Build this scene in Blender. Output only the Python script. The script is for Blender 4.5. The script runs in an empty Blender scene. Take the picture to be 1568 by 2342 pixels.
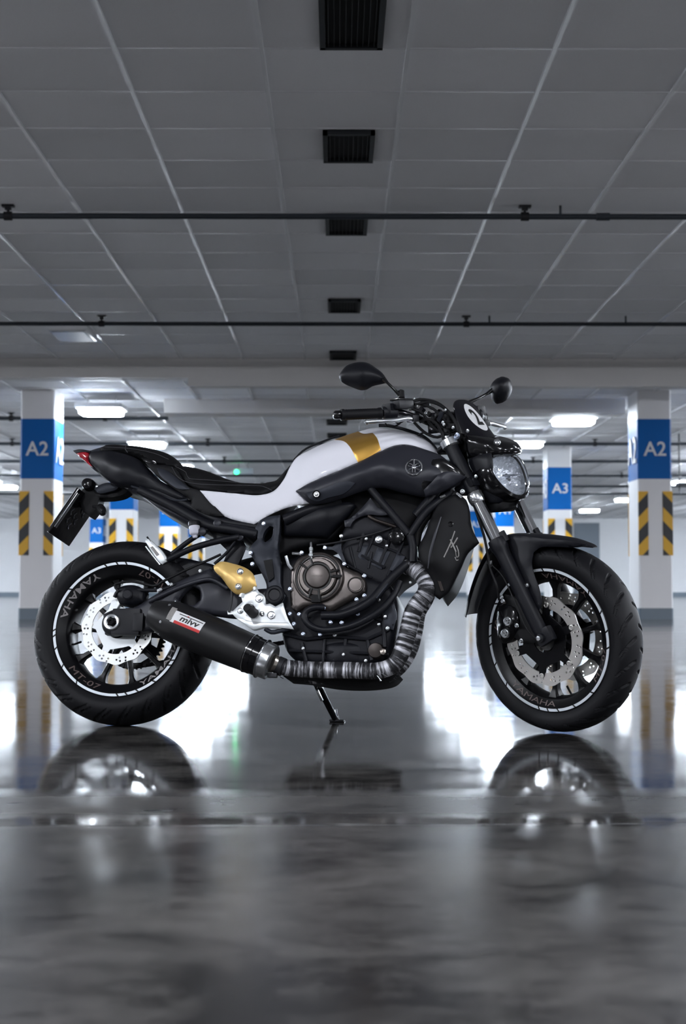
import bpy, bmesh, math, random
import numpy as np
from mathutils import Vector, Matrix
from mathutils.geometry import delaunay_2d_cdt
random.seed(4); np.random.seed(4)
S = bpy.context.scene
COL = S.collection
# ------------------------------------------------------------ camera
FPX, CX, CY = 3200.0, 784.0, 1171.0          # focal length in pixels of the 1568x2342 frame
CAMH = 0.459
PITCH = math.atan((1336.9 - CY) / FPX)
CYAW = -14.0 / FPX
cam_d = bpy.data.cameras.new('camera')
cam = bpy.data.objects.new('camera', cam_d); COL.objects.link(cam)
cam_d.sensor_fit = 'VERTICAL'; cam_d.sensor_height = 36.0; cam_d.lens = FPX / 2342 * 36
cam.location = (0, 0, CAMH); cam.rotation_euler = (math.pi / 2 + PITCH, 0, CYAW)
cam_d.clip_end = 200
cam_d.dof.use_dof = True; cam_d.dof.focus_distance = 4.42; cam_d.dof.aperture_fstop = 5.0
S.camera = cam
# ------------------------------------------------------------ light and exposure
LAMP_E = 17.0          # emission of the lit ceiling panels
LAMP_FRONT = 19.0      # the panels just in front of and behind the camera
LAMP_FILL = 122.0        # unseen outer panels, added to brighten the high ceiling and pillars
S.view_settings.view_transform = 'Standard'; S.view_settings.look = 'None'
S.view_settings.gamma = 1.0; S.view_settings.exposure = 2.0; S.view_settings.use_curve_mapping = False
W = bpy.data.worlds.new('world'); S.world = W; W.use_nodes = True
W.node_tree.nodes['Background'].inputs[0].default_value = (0.55, 0.62, 0.8, 1)
W.node_tree.nodes['Background'].inputs[1].default_value = 0.02
# ------------------------------------------------------------ materials
M = {}
def mat(name, col, rough=0.5, metal=0.0, spec=0.5, coat=0.0, bump=None, var=None, emit=None, trans=0, ior=1.5):
    m = bpy.data.materials.new(name); m.use_nodes = True; nt = m.node_tree
    b = nt.nodes['Principled BSDF']
    b.inputs['Base Color'].default_value = (*col, 1); b.inputs['Roughness'].default_value = rough
    b.inputs['Metallic'].default_value = metal; b.inputs['Specular IOR Level'].default_value = spec
    b.inputs['Coat Weight'].default_value = coat; b.inputs['Coat Roughness'].default_value = 0.03
    b.inputs['IOR'].default_value = ior; b.inputs['Transmission Weight'].default_value = trans
    if emit:
        b.inputs['Emission Color'].default_value = (*emit[0], 1); b.inputs['Emission Strength'].default_value = emit[1]
    if var:     # (scale, amount): gentle noise in the colour
        tc = nt.nodes.new('ShaderNodeTexCoord'); n = nt.nodes.new('ShaderNodeTexNoise'); n.inputs['Scale'].default_value = var[0]
        n.inputs['Detail'].default_value = 5
        nt.links.new(tc.outputs['Object'], n.inputs['Vector'])
        r = nt.nodes.new('ShaderNodeMapRange'); r.inputs[3].default_value = 1 - var[1]; r.inputs[4].default_value = 1 + var[1]
        nt.links.new(n.outputs['Fac'], r.inputs[0])
        mx = nt.nodes.new('ShaderNodeVectorMath'); mx.operation = 'SCALE'; mx.inputs[0].default_value = col
        nt.links.new(r.outputs[0], mx.inputs['Scale']); nt.links.new(mx.outputs[0], b.inputs['Base Color'])
    if bump:    # (scale, strength, distance)
        tc = nt.nodes.new('ShaderNodeTexCoord'); n = nt.nodes.new('ShaderNodeTexNoise'); n.inputs['Scale'].default_value = bump[0]
        n.inputs['Detail'].default_value = 4
        nt.links.new(tc.outputs['Object'], n.inputs['Vector'])
        bp = nt.nodes.new('ShaderNodeBump'); bp.inputs['Strength'].default_value = bump[1]; bp.inputs['Distance'].default_value = bump[2]
        nt.links.new(n.outputs['Fac'], bp.inputs['Height']); nt.links.new(bp.outputs[0], b.inputs['Normal'])
    M[name] = m; return m
mat('wall_paint', (.82, .82, .83), .6, var=(1.5, .05))
mat('wall_dark', (.22, .22, .23), .7)
mat('beam_paint', (.7, .68, .665), .6, var=(1.5, .05))
mat('column_paint', (.80, .79, .80), .45, var=(3, .04))
mat('band_blue', (.0, .12, .43), .5, spec=.15)
mat('sign_white', (.72, .72, .74), .35)
mat('plinth_grey', (.13, .17, .21), .4)
mat('hazard_yellow', (.78, .42, .01), .5)
mat('hazard_black', (.012, .012, .014), .5)
mat('pipe_grey', (.035, .042, .052), .45, metal=.3)
mat('steel_dark', (.025, .025, .028), .5, metal=.5)
mat('grid_white', (.9, .91, .93), .22, spec=.8)
mat('vent_dark', (.008, .010, .013), .6)
mat('vent_black', (.004, .004, .005), .7)
mat('vent_slat', (.008, .008, .009), .6)
mat('lamp_case', (.7, .7, .7), .5)
mat('door_grey', (.17, .2, .24), .5)
mat('lamp_lit', (.9, .95, 1), .5, emit=((.80, .90, 1.0), LAMP_E))
mat('lamp_fill_high', (.9, .95, 1), .5, emit=((.88, .92, 1.0), LAMP_FILL))
mat('lamp_fill_low', (.9, .95, 1), .5, emit=((.80, .89, 1.0), 60.0))  # for the unseen lamps added under the low ceiling
mat('lamp_front', (.9, .95, 1), .5, emit=((.90, .93, 1.0), LAMP_FRONT))
mat('lamp_off', (.35, .38, .42), .4)
mat('led_green', (0, .5, .1), .5, emit=((.02, 1, .25), 3))
# motorcycle
mat('paint_white', (.84, .84, .90), .5, spec=.08, coat=.6)
mat('paint_gold', (.62, .35, .07), .34, metal=.75, coat=.2)
mat('anodised_gold', (.74, .49, .16), .36, metal=.35)
mat('satin_black', (.0065, .007, .010), .42, spec=.24, bump=(900, .12, .0006))
mat('gloss_black', (.004, .004, .005), .16, coat=.25, spec=.35)
mat('matte_black', (.0035, .0035, .0045), .6, spec=.25, bump=(700, .2, .0008))
mat('graphite', (.024, .025, .033), .40, metal=.1, spec=.4)
mat('slate_metal', (.024, .027, .036), .42, metal=.3, spec=.3)
mat('engine_black', (.009, .0095, .013), .48, metal=.2, spec=.25, bump=(250, .25, .001))
mat('engine_bronze', (.105, .092, .086), .32, metal=.8, bump=(500, .1, .0006))
mat('bronze_dark', (.04, .033, .03), .35, metal=.7)
mat('rubber', (.0065, .0065, .008), .55, spec=.2, bump=(400, .15, .0006))
mat('rubber_soft', (.004, .004, .005), .6, spec=.3)
mat('leather', (.005, .005, .006), .6, spec=.22, bump=(450, .5, .001))
mat('stitching', (.035, .035, .04), .7)
mat('silver', (.62, .64, .66), .25, metal=.95, bump=(120, .08, .001))
mat('cast_silver', (.72, .75, .76), .38, metal=.6, bump=(160, .2, .001))
mat('chrome', (.75, .77, .8), .08, metal=1)
mat('titanium', (.42, .38, .34), .28, metal=.95, var=(30, .25))
mat('disc_steel', (.62, .60, .57), .3, metal=.9)
mat('disc_rear_steel', (.78, .79, .77), .34, metal=.8)
mat('rim_black', (.004, .004, .005), .35, spec=.35)
mat('rim_tape', (.75, .8, .85), .28, metal=.35)
mat('letter_grey', (.28, .26, .26), .45)
mat('letter_dim', (.12, .09, .085), .45)
mat('muffler_carbon', (.009, .009, .010), .42, metal=.0, spec=.35, bump=(600, .2, .0006))
mat('sticker_white', (.75, .75, .76), .4, var=(60, .12))
mat('sticker_red', (.55, .02, .02), .4)
mat('sticker_black', (.01, .01, .01), .5)
mat('sticker_grey', (.25, .24, .23), .5, var=(300, .35))
mat('plate_white', (.78, .78, .8), .3)
mat('red_lens', (.35, .01, .02), .15, coat=.6)
mat('glass', (.95, .97, 1), .03, trans=1.0, ior=1.45)
mat('reflector', (.85, .87, .9), .24, metal=.6, bump=(38, 1.0, .02))
mat('screen', (.006, .006, .009), .22, spec=.4)
mat('reservoir_white', (.6, .6, .68), .35, var=(60, .1))
mat('bolt_blue', (.45, .5, .62), .25, metal=.9)
mat('mirror_glass', (.8, .82, .85), .03, metal=1)
def wrap_material():
    m = bpy.data.materials.new('heat_wrap'); m.use_nodes = True; nt = m.node_tree; b = nt.nodes['Principled BSDF']
    uv = nt.nodes.new('ShaderNodeTexCoord'); mp = nt.nodes.new('ShaderNodeMapping')
    mp.inputs['Scale'].default_value = (34, .28, 1); nt.links.new(uv.outputs['UV'], mp.inputs['Vector'])
    n = nt.nodes.new('ShaderNodeTexNoise'); n.inputs['Scale'].default_value = 1.6; n.inputs['Detail'].default_value = 6; n.inputs['Roughness'].default_value = .65
    nt.links.new(mp.outputs[0], n.inputs['Vector'])
    cr = nt.nodes.new('ShaderNodeValToRGB')
    e = cr.color_ramp.elements; e[0].position = .48; e[0].color = (.022, .022, .025, 1); e[1].position = .62; e[1].color = (.75, .75, .8, 1)
    nt.links.new(n.outputs['Fac'], cr.inputs[0]); nt.links.new(cr.outputs[0], b.inputs['Base Color'])
    mp2 = nt.nodes.new('ShaderNodeMapping'); mp2.inputs['Scale'].default_value = (42, .6, 1); mp2.inputs['Rotation'].default_value = (0, 0, .5)
    nt.links.new(uv.outputs['UV'], mp2.inputs['Vector'])
    w = nt.nodes.new('ShaderNodeTexWave'); w.wave_profile = 'SAW'; w.inputs['Scale'].default_value = .4; w.inputs['Distortion'].default_value = 2.5; w.inputs['Detail'].default_value = 3
    nt.links.new(mp2.outputs[0], w.inputs['Vector'])
    bp = nt.nodes.new('ShaderNodeBump'); bp.inputs['Strength'].default_value = .8; bp.inputs['Distance'].default_value = .006
    nt.links.new(w.outputs['Fac'], bp.inputs['Height']); nt.links.new(bp.outputs[0], b.inputs['Normal'])
    b.inputs['Roughness'].default_value = .5; b.inputs['Metallic'].default_value = .35
    M['heat_wrap'] = m
def lens_material():
    m = bpy.data.materials.new('clear_lens'); m.use_nodes = True; nt = m.node_tree; N = nt.nodes.new
    out = [n for n in nt.nodes if n.type == 'OUTPUT_MATERIAL'][0]; nt.nodes.remove(nt.nodes['Principled BSDF'])
    f = N('ShaderNodeFresnel'); f.inputs[0].default_value = 1.5; t = N('ShaderNodeBsdfTransparent'); t.inputs[0].default_value = (.95, .97, 1, 1)
    g = N('ShaderNodeBsdfGlossy'); g.inputs['Roughness'].default_value = .03; x = N('ShaderNodeMixShader')
    nt.links.new(f.outputs[0], x.inputs[0]); nt.links.new(t.outputs[0], x.inputs[1]); nt.links.new(g.outputs[0], x.inputs[2]); nt.links.new(x.outputs[0], out.inputs[0])
    M['glass'] = m
lens_material()
wrap_material()
def floor_material():
    m = bpy.data.materials.new('polished_concrete'); m.use_nodes = True; nt = m.node_tree; N = nt.nodes.new; L_ = nt.links.new
    b = nt.nodes['Principled BSDF']
    g = N('ShaderNodeNewGeometry'); pos = g.outputs['Position']
    def noise(scale, detail=6, rough=.6, stretch=(1, 1, 1), dist=0):
        mp = N('ShaderNodeMapping'); mp.inputs['Scale'].default_value = stretch; L_(pos, mp.inputs['Vector'])
        n = N('ShaderNodeTexNoise'); n.inputs['Scale'].default_value = scale; n.inputs['Detail'].default_value = detail
        n.inputs['Roughness'].default_value = rough; n.inputs['Distortion'].default_value = dist
        L_(mp.outputs[0], n.inputs['Vector']); return n.outputs['Fac']
    def mrange(v, a, b_, c, d):
        r = N('ShaderNodeMapRange'); r.clamp = True
        for k, x in zip((1, 2, 3, 4), (a, b_, c, d)): r.inputs[k].default_value = x
        L_(v, r.inputs[0]); return r.outputs[0]
    def math_(op, a, b_=None):
        n = N('ShaderNodeMath'); n.operation = op
        for k, v in ((0, a), (1, b_)):
            if v is None: continue
            if isinstance(v, (int, float)): n.inputs[k].default_value = v
            else: L_(v, n.inputs[k])
        return n.outputs[0]
    n1 = noise(2.2, 8, .62, (1, 1.6, 1), .4); n2 = noise(14, 8, .7, (1, 1.4, 1)); n3 = noise(90, 3, .6)
    mixn = math_('ADD', math_('MULTIPLY', n1, .55), math_('ADD', math_('MULTIPLY', n2, .33), math_('MULTIPLY', n3, .12)))
    cr = N('ShaderNodeValToRGB'); e = cr.color_ramp.elements
    e[0].position = .42; e[0].color = (.014, .013, .013, 1); e[1].position = .60; e[1].color = (.090, .085, .080, 1)
    L_(mixn, cr.inputs[0])
    sep = N('ShaderNodeSeparateXYZ'); L_(pos, sep.inputs[0]); X, Y = sep.outputs[0], sep.outputs[1]
    # joint between two slabs, slightly wandering
    wob = math_('MULTIPLY', math_('SUBTRACT', noise(5, 6, .7), .5), .012)
    line = math_('ADD', math_('MULTIPLY', X, .022), 2.705)
    dj = math_('ABSOLUTE', math_('SUBTRACT', math_('ADD', Y, wob), line))
    joint = mrange(dj, .002, .006, 1, 0)
    # worn wandering hairline cracks just beyond the joint
    c1 = math_('ABSOLUTE', math_('SUBTRACT', noise(1.7, 5, .62, (1, 1.2, 1), .8), .5))
    band = math_('MULTIPLY', mrange(Y, 2.76, 2.85, 0, 1), mrange(Y, 3.05, 3.2, 1, 0))
    patch = mrange(noise(4, 5, .6, (1, 2.5, 1)), .42, .6, 0, 1)
    crack = math_('MULTIPLY', math_('MULTIPLY', mrange(c1, .004, .016, 1, 0), band), patch)
    dark = math_('MAXIMUM', joint, crack)
    mx = N('ShaderNodeMix'); mx.data_type = 'RGBA'; L_(math_('MULTIPLY', dark, .8), mx.inputs[0]); L_(cr.outputs[0], mx.inputs[6]); mx.inputs[7].default_value = (.012, .012, .013, 1)
    # pale scraped edge of the joint
    edge = math_('MULTIPLY', mrange(math_('ABSOLUTE', math_('SUBTRACT', dj, .007)), 0, .004, 1, 0), mrange(noise(9, 4, .7), .52, .62, 0, 1))
    mx2 = N('ShaderNodeMix'); mx2.data_type = 'RGBA'; L_(edge, mx2.inputs[0]); L_(mx.outputs[2], mx2.inputs[6]); mx2.inputs[7].default_value = (.3, .3, .3, 1)
    L_(mx2.outputs[2], b.inputs['Base Color'])
    rg = mrange(math_('ADD', math_('MULTIPLY', n1, .6), math_('MULTIPLY', n2, .4)), .35, .65, .06, .115)
    rg = math_('ADD', rg, math_('MULTIPLY', band, .20)); rg = math_('ADD', rg, math_('MULTIPLY', mrange(Y, 2.65, 2.72, 1, 0), .15))
    L_(rg, b.inputs['Roughness']); b.inputs['IOR'].default_value = 1.5
    # trowel waviness
    bp = N('ShaderNodeBump'); bp.inputs['Strength'].default_value = .5; bp.inputs['Distance'].default_value = .0045
    hh = math_('ADD', math_('MULTIPLY', noise(1.3, 2, .5), 1.0), math_('MULTIPLY', n2, .035))
    hh = math_('SUBTRACT', hh, math_('MULTIPLY', joint, .5))
    L_(hh, bp.inputs['Height']); L_(bp.outputs[0], b.inputs['Normal'])
    M['floor'] = m
floor_material()
TX, TY, TX0, TY0 = .777, .654, -.40, 7.29
def ceiling_material():
    m = bpy.data.materials.new('ceiling_tiles'); m.use_nodes = True; nt = m.node_tree; N = nt.nodes.new; L_ = nt.links.new
    b = nt.nodes['Principled BSDF']; g = N('ShaderNodeNewGeometry')
    mp = N('ShaderNodeVectorMath'); mp.operation = 'SUBTRACT'; mp.inputs[1].default_value = (TX0, TY0, 0); L_(g.outputs['Position'], mp.inputs[0])
    dv = N('ShaderNodeVectorMath'); dv.operation = 'DIVIDE'; dv.inputs[1].default_value = (TX, TY, 50); L_(mp.outputs[0], dv.inputs[0])
    fl = N('ShaderNodeVectorMath'); fl.operation = 'FLOOR'; L_(dv.outputs[0], fl.inputs[0])
    wn = N('ShaderNodeTexWhiteNoise'); wn.noise_dimensions = '3D'; L_(fl.outputs[0], wn.inputs['Vector'])
    mr = N('ShaderNodeMapRange'); mr.inputs[3].default_value = .9; mr.inputs[4].default_value = 1.06; L_(wn.outputs['Value'], mr.inputs[0])
    n = N('ShaderNodeTexNoise'); n.inputs['Scale'].default_value = 180; n.inputs['Detail'].default_value = 3; L_(g.outputs['Position'], n.inputs['Vector'])
    m2 = N('ShaderNodeMapRange'); m2.inputs[3].default_value = .93; m2.inputs[4].default_value = 1.07; L_(n.outputs['Fac'], m2.inputs[0])
    mm = N('ShaderNodeMath'); mm.operation = 'MULTIPLY'; L_(mr.outputs[0], mm.inputs[0]); L_(m2.outputs[0], mm.inputs[1])
    sc = N('ShaderNodeVectorMath'); sc.operation = 'SCALE'; sc.inputs[0].default_value = (.84, .84, .86); L_(mm.outputs[0], sc.inputs['Scale'])
    L_(sc.outputs[0], b.inputs['Base Color']); b.inputs['Roughness'].default_value = .75
    M['ceiling'] = m
ceiling_material()
# ------------------------------------------------------------ mesh helpers
SPLIT = {'cover_bolt', 'engine_bolt', 'bracket_bolt', 'plate_bolt', 'guard_bolt', 'strut_boss', 'disc_button', 'rivet', 'banjo_bolt', 'piston_cap', 'clamp_bolt', 'lid_screw', 'wrap_tie', 'strap', 'handlebar_clamp', 'radiator_bracket', 'caliper_bolt', 'peg_pivot', 'seam', 'raised_segment', 'casting_rib', 'caliper_slots'}
def mk(name, verts, faces, m, parent=None, **k):
    if name not in SPLIT: return mk1(name, verts, faces, m, parent, **k)
    n = len(verts); r = list(range(n))
    def find(i):
        while r[i] != i: r[i] = r[r[i]]; i = r[i]
        return i
    for f in faces:
        a = find(f[0])
        for q in f[1:]: r[find(q)] = a
    grp = {}
    for f in faces: grp.setdefault(find(f[0]), []).append(f)
    out = []; k.pop('uvs', None)
    for fs in grp.values():
        idx = sorted({q for f in fs for q in f}); mp = {q: i for i, q in enumerate(idx)}
        out.append(mk1(name, [verts[q] for q in idx], [tuple(mp[q] for q in f) for f in fs], m, parent, **k))
    SIB[out[0].name] = out; return out[0]
SIB = {}
def mk1(name, verts, faces, m, parent=None, smooth=True, angle=35, label=None, uvs=None, sub=None):
    me = bpy.data.meshes.new(name)
    me.from_pydata([tuple(map(float, v)) for v in verts], [], faces); me.update()
    if uvs is not None:
        ul = me.uv_layers.new(name='UVMap')
        for li, l in enumerate(me.loops): ul.data[li].uv = uvs[l.vertex_index]
    bm = bmesh.new(); bm.from_mesh(me); bmesh.ops.recalc_face_normals(bm, faces=bm.faces); bm.to_mesh(me); bm.free()
    if smooth:
        me.shade_smooth(); me.set_sharp_from_angle(angle=math.radians(angle))
    for q in (m if isinstance(m, (list, tuple)) else [m]): me.materials.append(M[q] if isinstance(q, str) else q)
    o = bpy.data.objects.new(name, me); COL.objects.link(o)
    if parent is not None: o.parent = parent
    if label: o['label'] = label
    return o
class G:
    """collects pieces of one part"""
    def __init__(s): s.v = []; s.f = []; s.uv = []
    def add(s, v, f, uv=None):
        n = len(s.v); s.v += [tuple(q) for q in v]; s.f += [tuple(i + n for i in q) for q in f]
        s.uv += list(uv) if uv is not None else [(0, 0)] * len(v)
        return s
    def box(s, c, size, R=None, bev=0.0):
        hx, hy, hz = [q / 2 for q in size]
        if bev <= 0:
            v = [(x, y, z) for x in (-hx, hx) for y in (-hy, hy) for z in (-hz, hz)]
            f = [(0, 1, 3, 2), (4, 6, 7, 5), (0, 4, 5, 1), (2, 3, 7, 6), (0, 2, 6, 4), (1, 5, 7, 3)]
        else:
            bm = bmesh.new(); bmesh.ops.create_cube(bm, size=1.0)
            for q in bm.verts: q.co = (q.co.x * size[0], q.co.y * size[1], q.co.z * size[2])
            bmesh.ops.bevel(bm, geom=list(bm.edges), offset=bev, segments=2, profile=.7, affect='EDGES')
            bm.verts.index_update(); v = [tuple(q.co) for q in bm.verts]; f = [tuple(x.index for x in q.verts) for q in bm.faces]; bm.free()
        v = [Vector(q) for q in v]
        if R is not None: v = [R @ q for q in v]
        c = Vector(c); return s.add([q + c for q in v], f)
    def lathe(s, c, prof, axis=(0, 1, 0), seg=32, closed=False):
        """prof: (radius, distance along axis)"""
        a = Vector(axis).normalized(); u = a.orthogonal().normalized(); w = a.cross(u); c = Vector(c)
        v = []; f = []; n = len(prof)
        for i in range(seg):
            t = 2 * math.pi * i / seg; d = u * math.cos(t) + w * math.sin(t)
            for r, h in prof: v.append(c + d * r + a * h)
        for i in range(seg):
            j = (i + 1) % seg
            for k in range(n - 1 if not closed else n):
                l = (k + 1) % n; f.append((i * n + k, j * n + k, j * n + l, i * n + l))
        if not closed:
            f.append(tuple(i * n for i in range(seg))[::-1]); f.append(tuple(i * n + n - 1 for i in range(seg)))
        return s.add(v, f)
    def tube(s, pts, r, seg=14, smooth=True, cap=True, loop=False, flat=1.0, step=.012):
        P = [Vector(p) for p in pts]; n = len(P)
        R = list(r) if isinstance(r, (list, tuple)) else [r] * n
        if smooth and n > 2:
            Q = []; RR = []
            for i in range(n - 1):
                p0 = P[i - 1] if i > 0 else P[i] * 2 - P[i + 1]; p1 = P[i]; p2 = P[i + 1]; p3 = P[i + 2] if i + 2 < n else P[i + 1] * 2 - P[i]
                k = max(2, int((p2 - p1).length / step))
                for j in range(k):
                    t = j / k; Q.append(.5 * ((2 * p1) + (p2 - p0) * t + (2 * p0 - 5 * p1 + 4 * p2 - p3) * t * t + (3 * p1 - p0 - 3 * p2 + p3) * t ** 3))
                    RR.append(R[i] * (1 - t) + R[i + 1] * t)
            Q.append(P[-1]); RR.append(R[-1]); P, R = Q, RR; n = len(P)
        T = [(P[min(i + 1, n - 1)] - P[max(i - 1, 0)]).normalized() for i in range(n)]
        u = T[0].orthogonal().normalized(); v = []; uv = []; ln = 0
        for i in range(n):
            if i: ln += (P[i] - P[i - 1]).length
            u = (u - T[i] * u.dot(T[i])).normalized(); w = T[i].cross(u)
            for j in range(seg):
                a = 2 * math.pi * j / seg
                v.append(P[i] + (u * math.cos(a) + w * math.sin(a) * flat) * R[i]); uv.append((ln, abs(j / seg * 2 - 1) ))
        f = [(i * seg + j, i * seg + (j + 1) % seg, (i + 1) * seg + (j + 1) % seg, (i + 1) * seg + j) for i in range(n - 1) for j in range(seg)]
        if cap: f += [tuple(range(seg))[::-1], tuple((n - 1) * seg + j for j in range(seg))]
        return s.add(v, f, uv)
    def bolt(s, c, r=.006, h=.006, axis=(0, -1, 0)):
        s.lathe(c, [(r * 1.25, 0), (r * 1.25, h * .25), (r, h * .3), (r, h * .9), (r * .85, h), (r * .45, h), (r * .45, h * .5)], axis, seg=12); return s
    def make(s, name, m, parent=None, **k): return mk(name, s.v, s.f, m, parent, uvs=s.uv, **k)
def inside(px, pz, poly):
    x = poly[:, 0]; z = poly[:, 1]; x2 = np.roll(x, -1); z2 = np.roll(z, -1)
    c = np.zeros(len(px), bool)
    for a, b, d, e in zip(x, z, x2, z2):
        if b == e: continue
        m = ((b > pz) != (e > pz)) & (px < (d - a) * (pz - b) / (e - b) + a); c ^= m
    return c
def seg_dist(px, pz, poly):
    d = np.full(len(px), 1e9); n = len(poly)
    for i in range(n):
        a = poly[i]; b = poly[(i + 1) % n]; ab = b - a; L2 = (ab ** 2).sum() + 1e-12
        t = np.clip(((px - a[0]) * ab[0] + (pz - a[1]) * ab[1]) / L2, 0, 1)
        d = np.minimum(d, np.hypot(px - a[0] - t * ab[0], pz - a[1] - t * ab[1]))
    return d
def refine(P, res, corner=45, smooth=True):
    """closed outline -> evenly refined outline, round through soft vertices"""
    P = np.array(P, float); n = len(P); out = []
    soft = []
    for i in range(n):
        a = P[i] - P[i - 1]; b = P[(i + 1) % n] - P[i]
        ca = (a @ b) / (np.linalg.norm(a) * np.linalg.norm(b) + 1e-12); soft.append(smooth and ca > math.cos(math.radians(corner)))
    for i in range(n):
        j = (i + 1) % n; p, q = P[i], P[j]; L_ = np.linalg.norm(q - p)
        def tang(k):
            a = P[k] - P[k - 1]; b = P[(k + 1) % n] - P[k]; la, lb = np.linalg.norm(a) + 1e-9, np.linalg.norm(b) + 1e-9
            t = a / la + b / lb; return t / (np.linalg.norm(t) + 1e-9)
        t0 = tang(i) * L_ if soft[i] else q - p; t1 = tang(j) * L_ if soft[j] else q - p
        k = max(1, int(round(L_ / res)))
        for s in range(k):
            t = s / k; out.append((2 * t ** 3 - 3 * t * t + 1) * p + (t ** 3 - 2 * t * t + t) * t0 + (-2 * t ** 3 + 3 * t * t) * q + (t ** 3 - t * t) * t1)
    return np.array(out)
def cdt(outer, holes, inner):
    """triangles of a region with holes; inner = extra points"""
    V = []; E = []
    for lp in [outer] + holes:
        n0 = len(V); V += [tuple(p) for p in lp]; E += [(n0 + i, n0 + (i + 1) % len(lp)) for i in range(len(lp))]
    nb = len(V); V += [tuple(p) for p in inner]
    r = delaunay_2d_cdt([Vector(v) for v in V], E, [], 0, 1e-7)
    v = np.array([tuple(q) for q in r[0]]); f = [tuple(q) for q in r[2]]
    c = np.array([v[list(q)].mean(0) for q in f])
    ok = inside(c[:, 0], c[:, 1], outer)
    for h in holes: ok &= ~inside(c[:, 0], c[:, 1], h)
    return v, [q for q, k in zip(f, ok) if k]
def boundary(faces):
    cnt = {}
    for f in faces:
        for i in range(len(f)):
            a, b = f[i], f[(i + 1) % len(f)]; cnt[(a, b)] = cnt.get((a, b), 0) + 1
    return [e for e in cnt if (e[1], e[0]) not in cnt]
class TPS:
    def __init__(s, P, y):
        P = np.array(P, float); y = np.array(y, float)
        k = []                                    # drop near duplicates
        for i in range(len(P)):
            if all(np.hypot(*(P[i] - P[j])) > 1e-4 for j in k): k.append(i)
        P = P[k]; y = y[k]; n = len(P); s.P = P
        A = np.zeros((n + 3, n + 3)); D = np.hypot(P[:, None, 0] - P[None, :, 0], P[:, None, 1] - P[None, :, 1])
        A[:n, :n] = s.k(D) + np.eye(n) * 1e-7; A[:n, n] = 1; A[:n, n + 1:] = P; A[n, :n] = 1; A[n + 1:, :n] = P.T
        s.w = np.linalg.lstsq(A, np.r_[y, 0, 0, 0], rcond=None)[0]
    def k(s, D): return np.where(D > 1e-9, D * D * np.log(np.maximum(D, 1e-9)), 0)
    def __call__(s, x, z):
        D = np.hypot(np.asarray(x)[:, None] - s.P[None, :, 0], np.asarray(z)[:, None] - s.P[None, :, 1])
        n = len(s.P); return s.k(D) @ s.w[:n] + s.w[n] + s.w[n + 1] * x + s.w[n + 2] * z
# ------------------------------------------------------------ frame of the motorcycle, recovered from the photograph
def R3(m): return np.array(m)
def rx(a): c, s = math.cos(a), math.sin(a); return np.array([[1, 0, 0], [0, c, -s], [0, s, c]])
def ry(a): c, s = math.cos(a), math.sin(a); return np.array([[c, 0, s], [0, 1, 0], [-s, 0, c]])
def rz(a): c, s = math.cos(a), math.sin(a); return np.array([[c, -s, 0], [s, c, 0], [0, 0, 1]])
YAW, LEAN, STEER, WB, RF, RR = -.1694, .2119, .6384, 1.4107, .2897, .3048
BM = rz(CYAW) @ rz(YAW) @ rx(-LEAN) @ ry(-.0032); BT = rz(CYAW) @ np.array([-.7259, 4.5608, 0.003])
CR = rz(CYAW) @ rx(PITCH)                        # camera basis: x right, y forward, z up
RAKE = math.radians(24.8); SU = np.array([-math.sin(RAKE), 0, math.cos(RAKE)]); SP = np.array([WB + .09, 0, 0])
_K = np.array([[0, -SU[2], SU[1]], [SU[2], 0, -SU[0]], [-SU[1], SU[0], 0]])
SR = np.eye(3) + math.sin(-STEER) * _K + (1 - math.cos(-STEER)) * _K @ _K
def ray(px, py): return CR @ np.array([(px - CX) / FPX, 1.0, -(py - CY) / FPX])
def _hit(o, d, y): t = (y - o[1]) / d[1]; return o + d * t
def Lb(px, py, y):      # point of the photo -> frame/body coordinates on the lengthwise plane y
    return _hit(BM.T @ (np.array([0, 0, CAMH]) - BT), BM.T @ ray(px, py), y)
def Fb(px, py, y):      # same for everything that turns with the handlebar
    o = BM.T @ (np.array([0, 0, CAMH]) - BT); d = BM.T @ ray(px, py)
    return _hit(SR.T @ (o - SP) + SP, SR.T @ d, y)
def at(px, py, Y):      # world point at depth Y
    d = ray(px, py); t = Y / d[1]; return np.array([0, 0, CAMH]) + d * t
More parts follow.
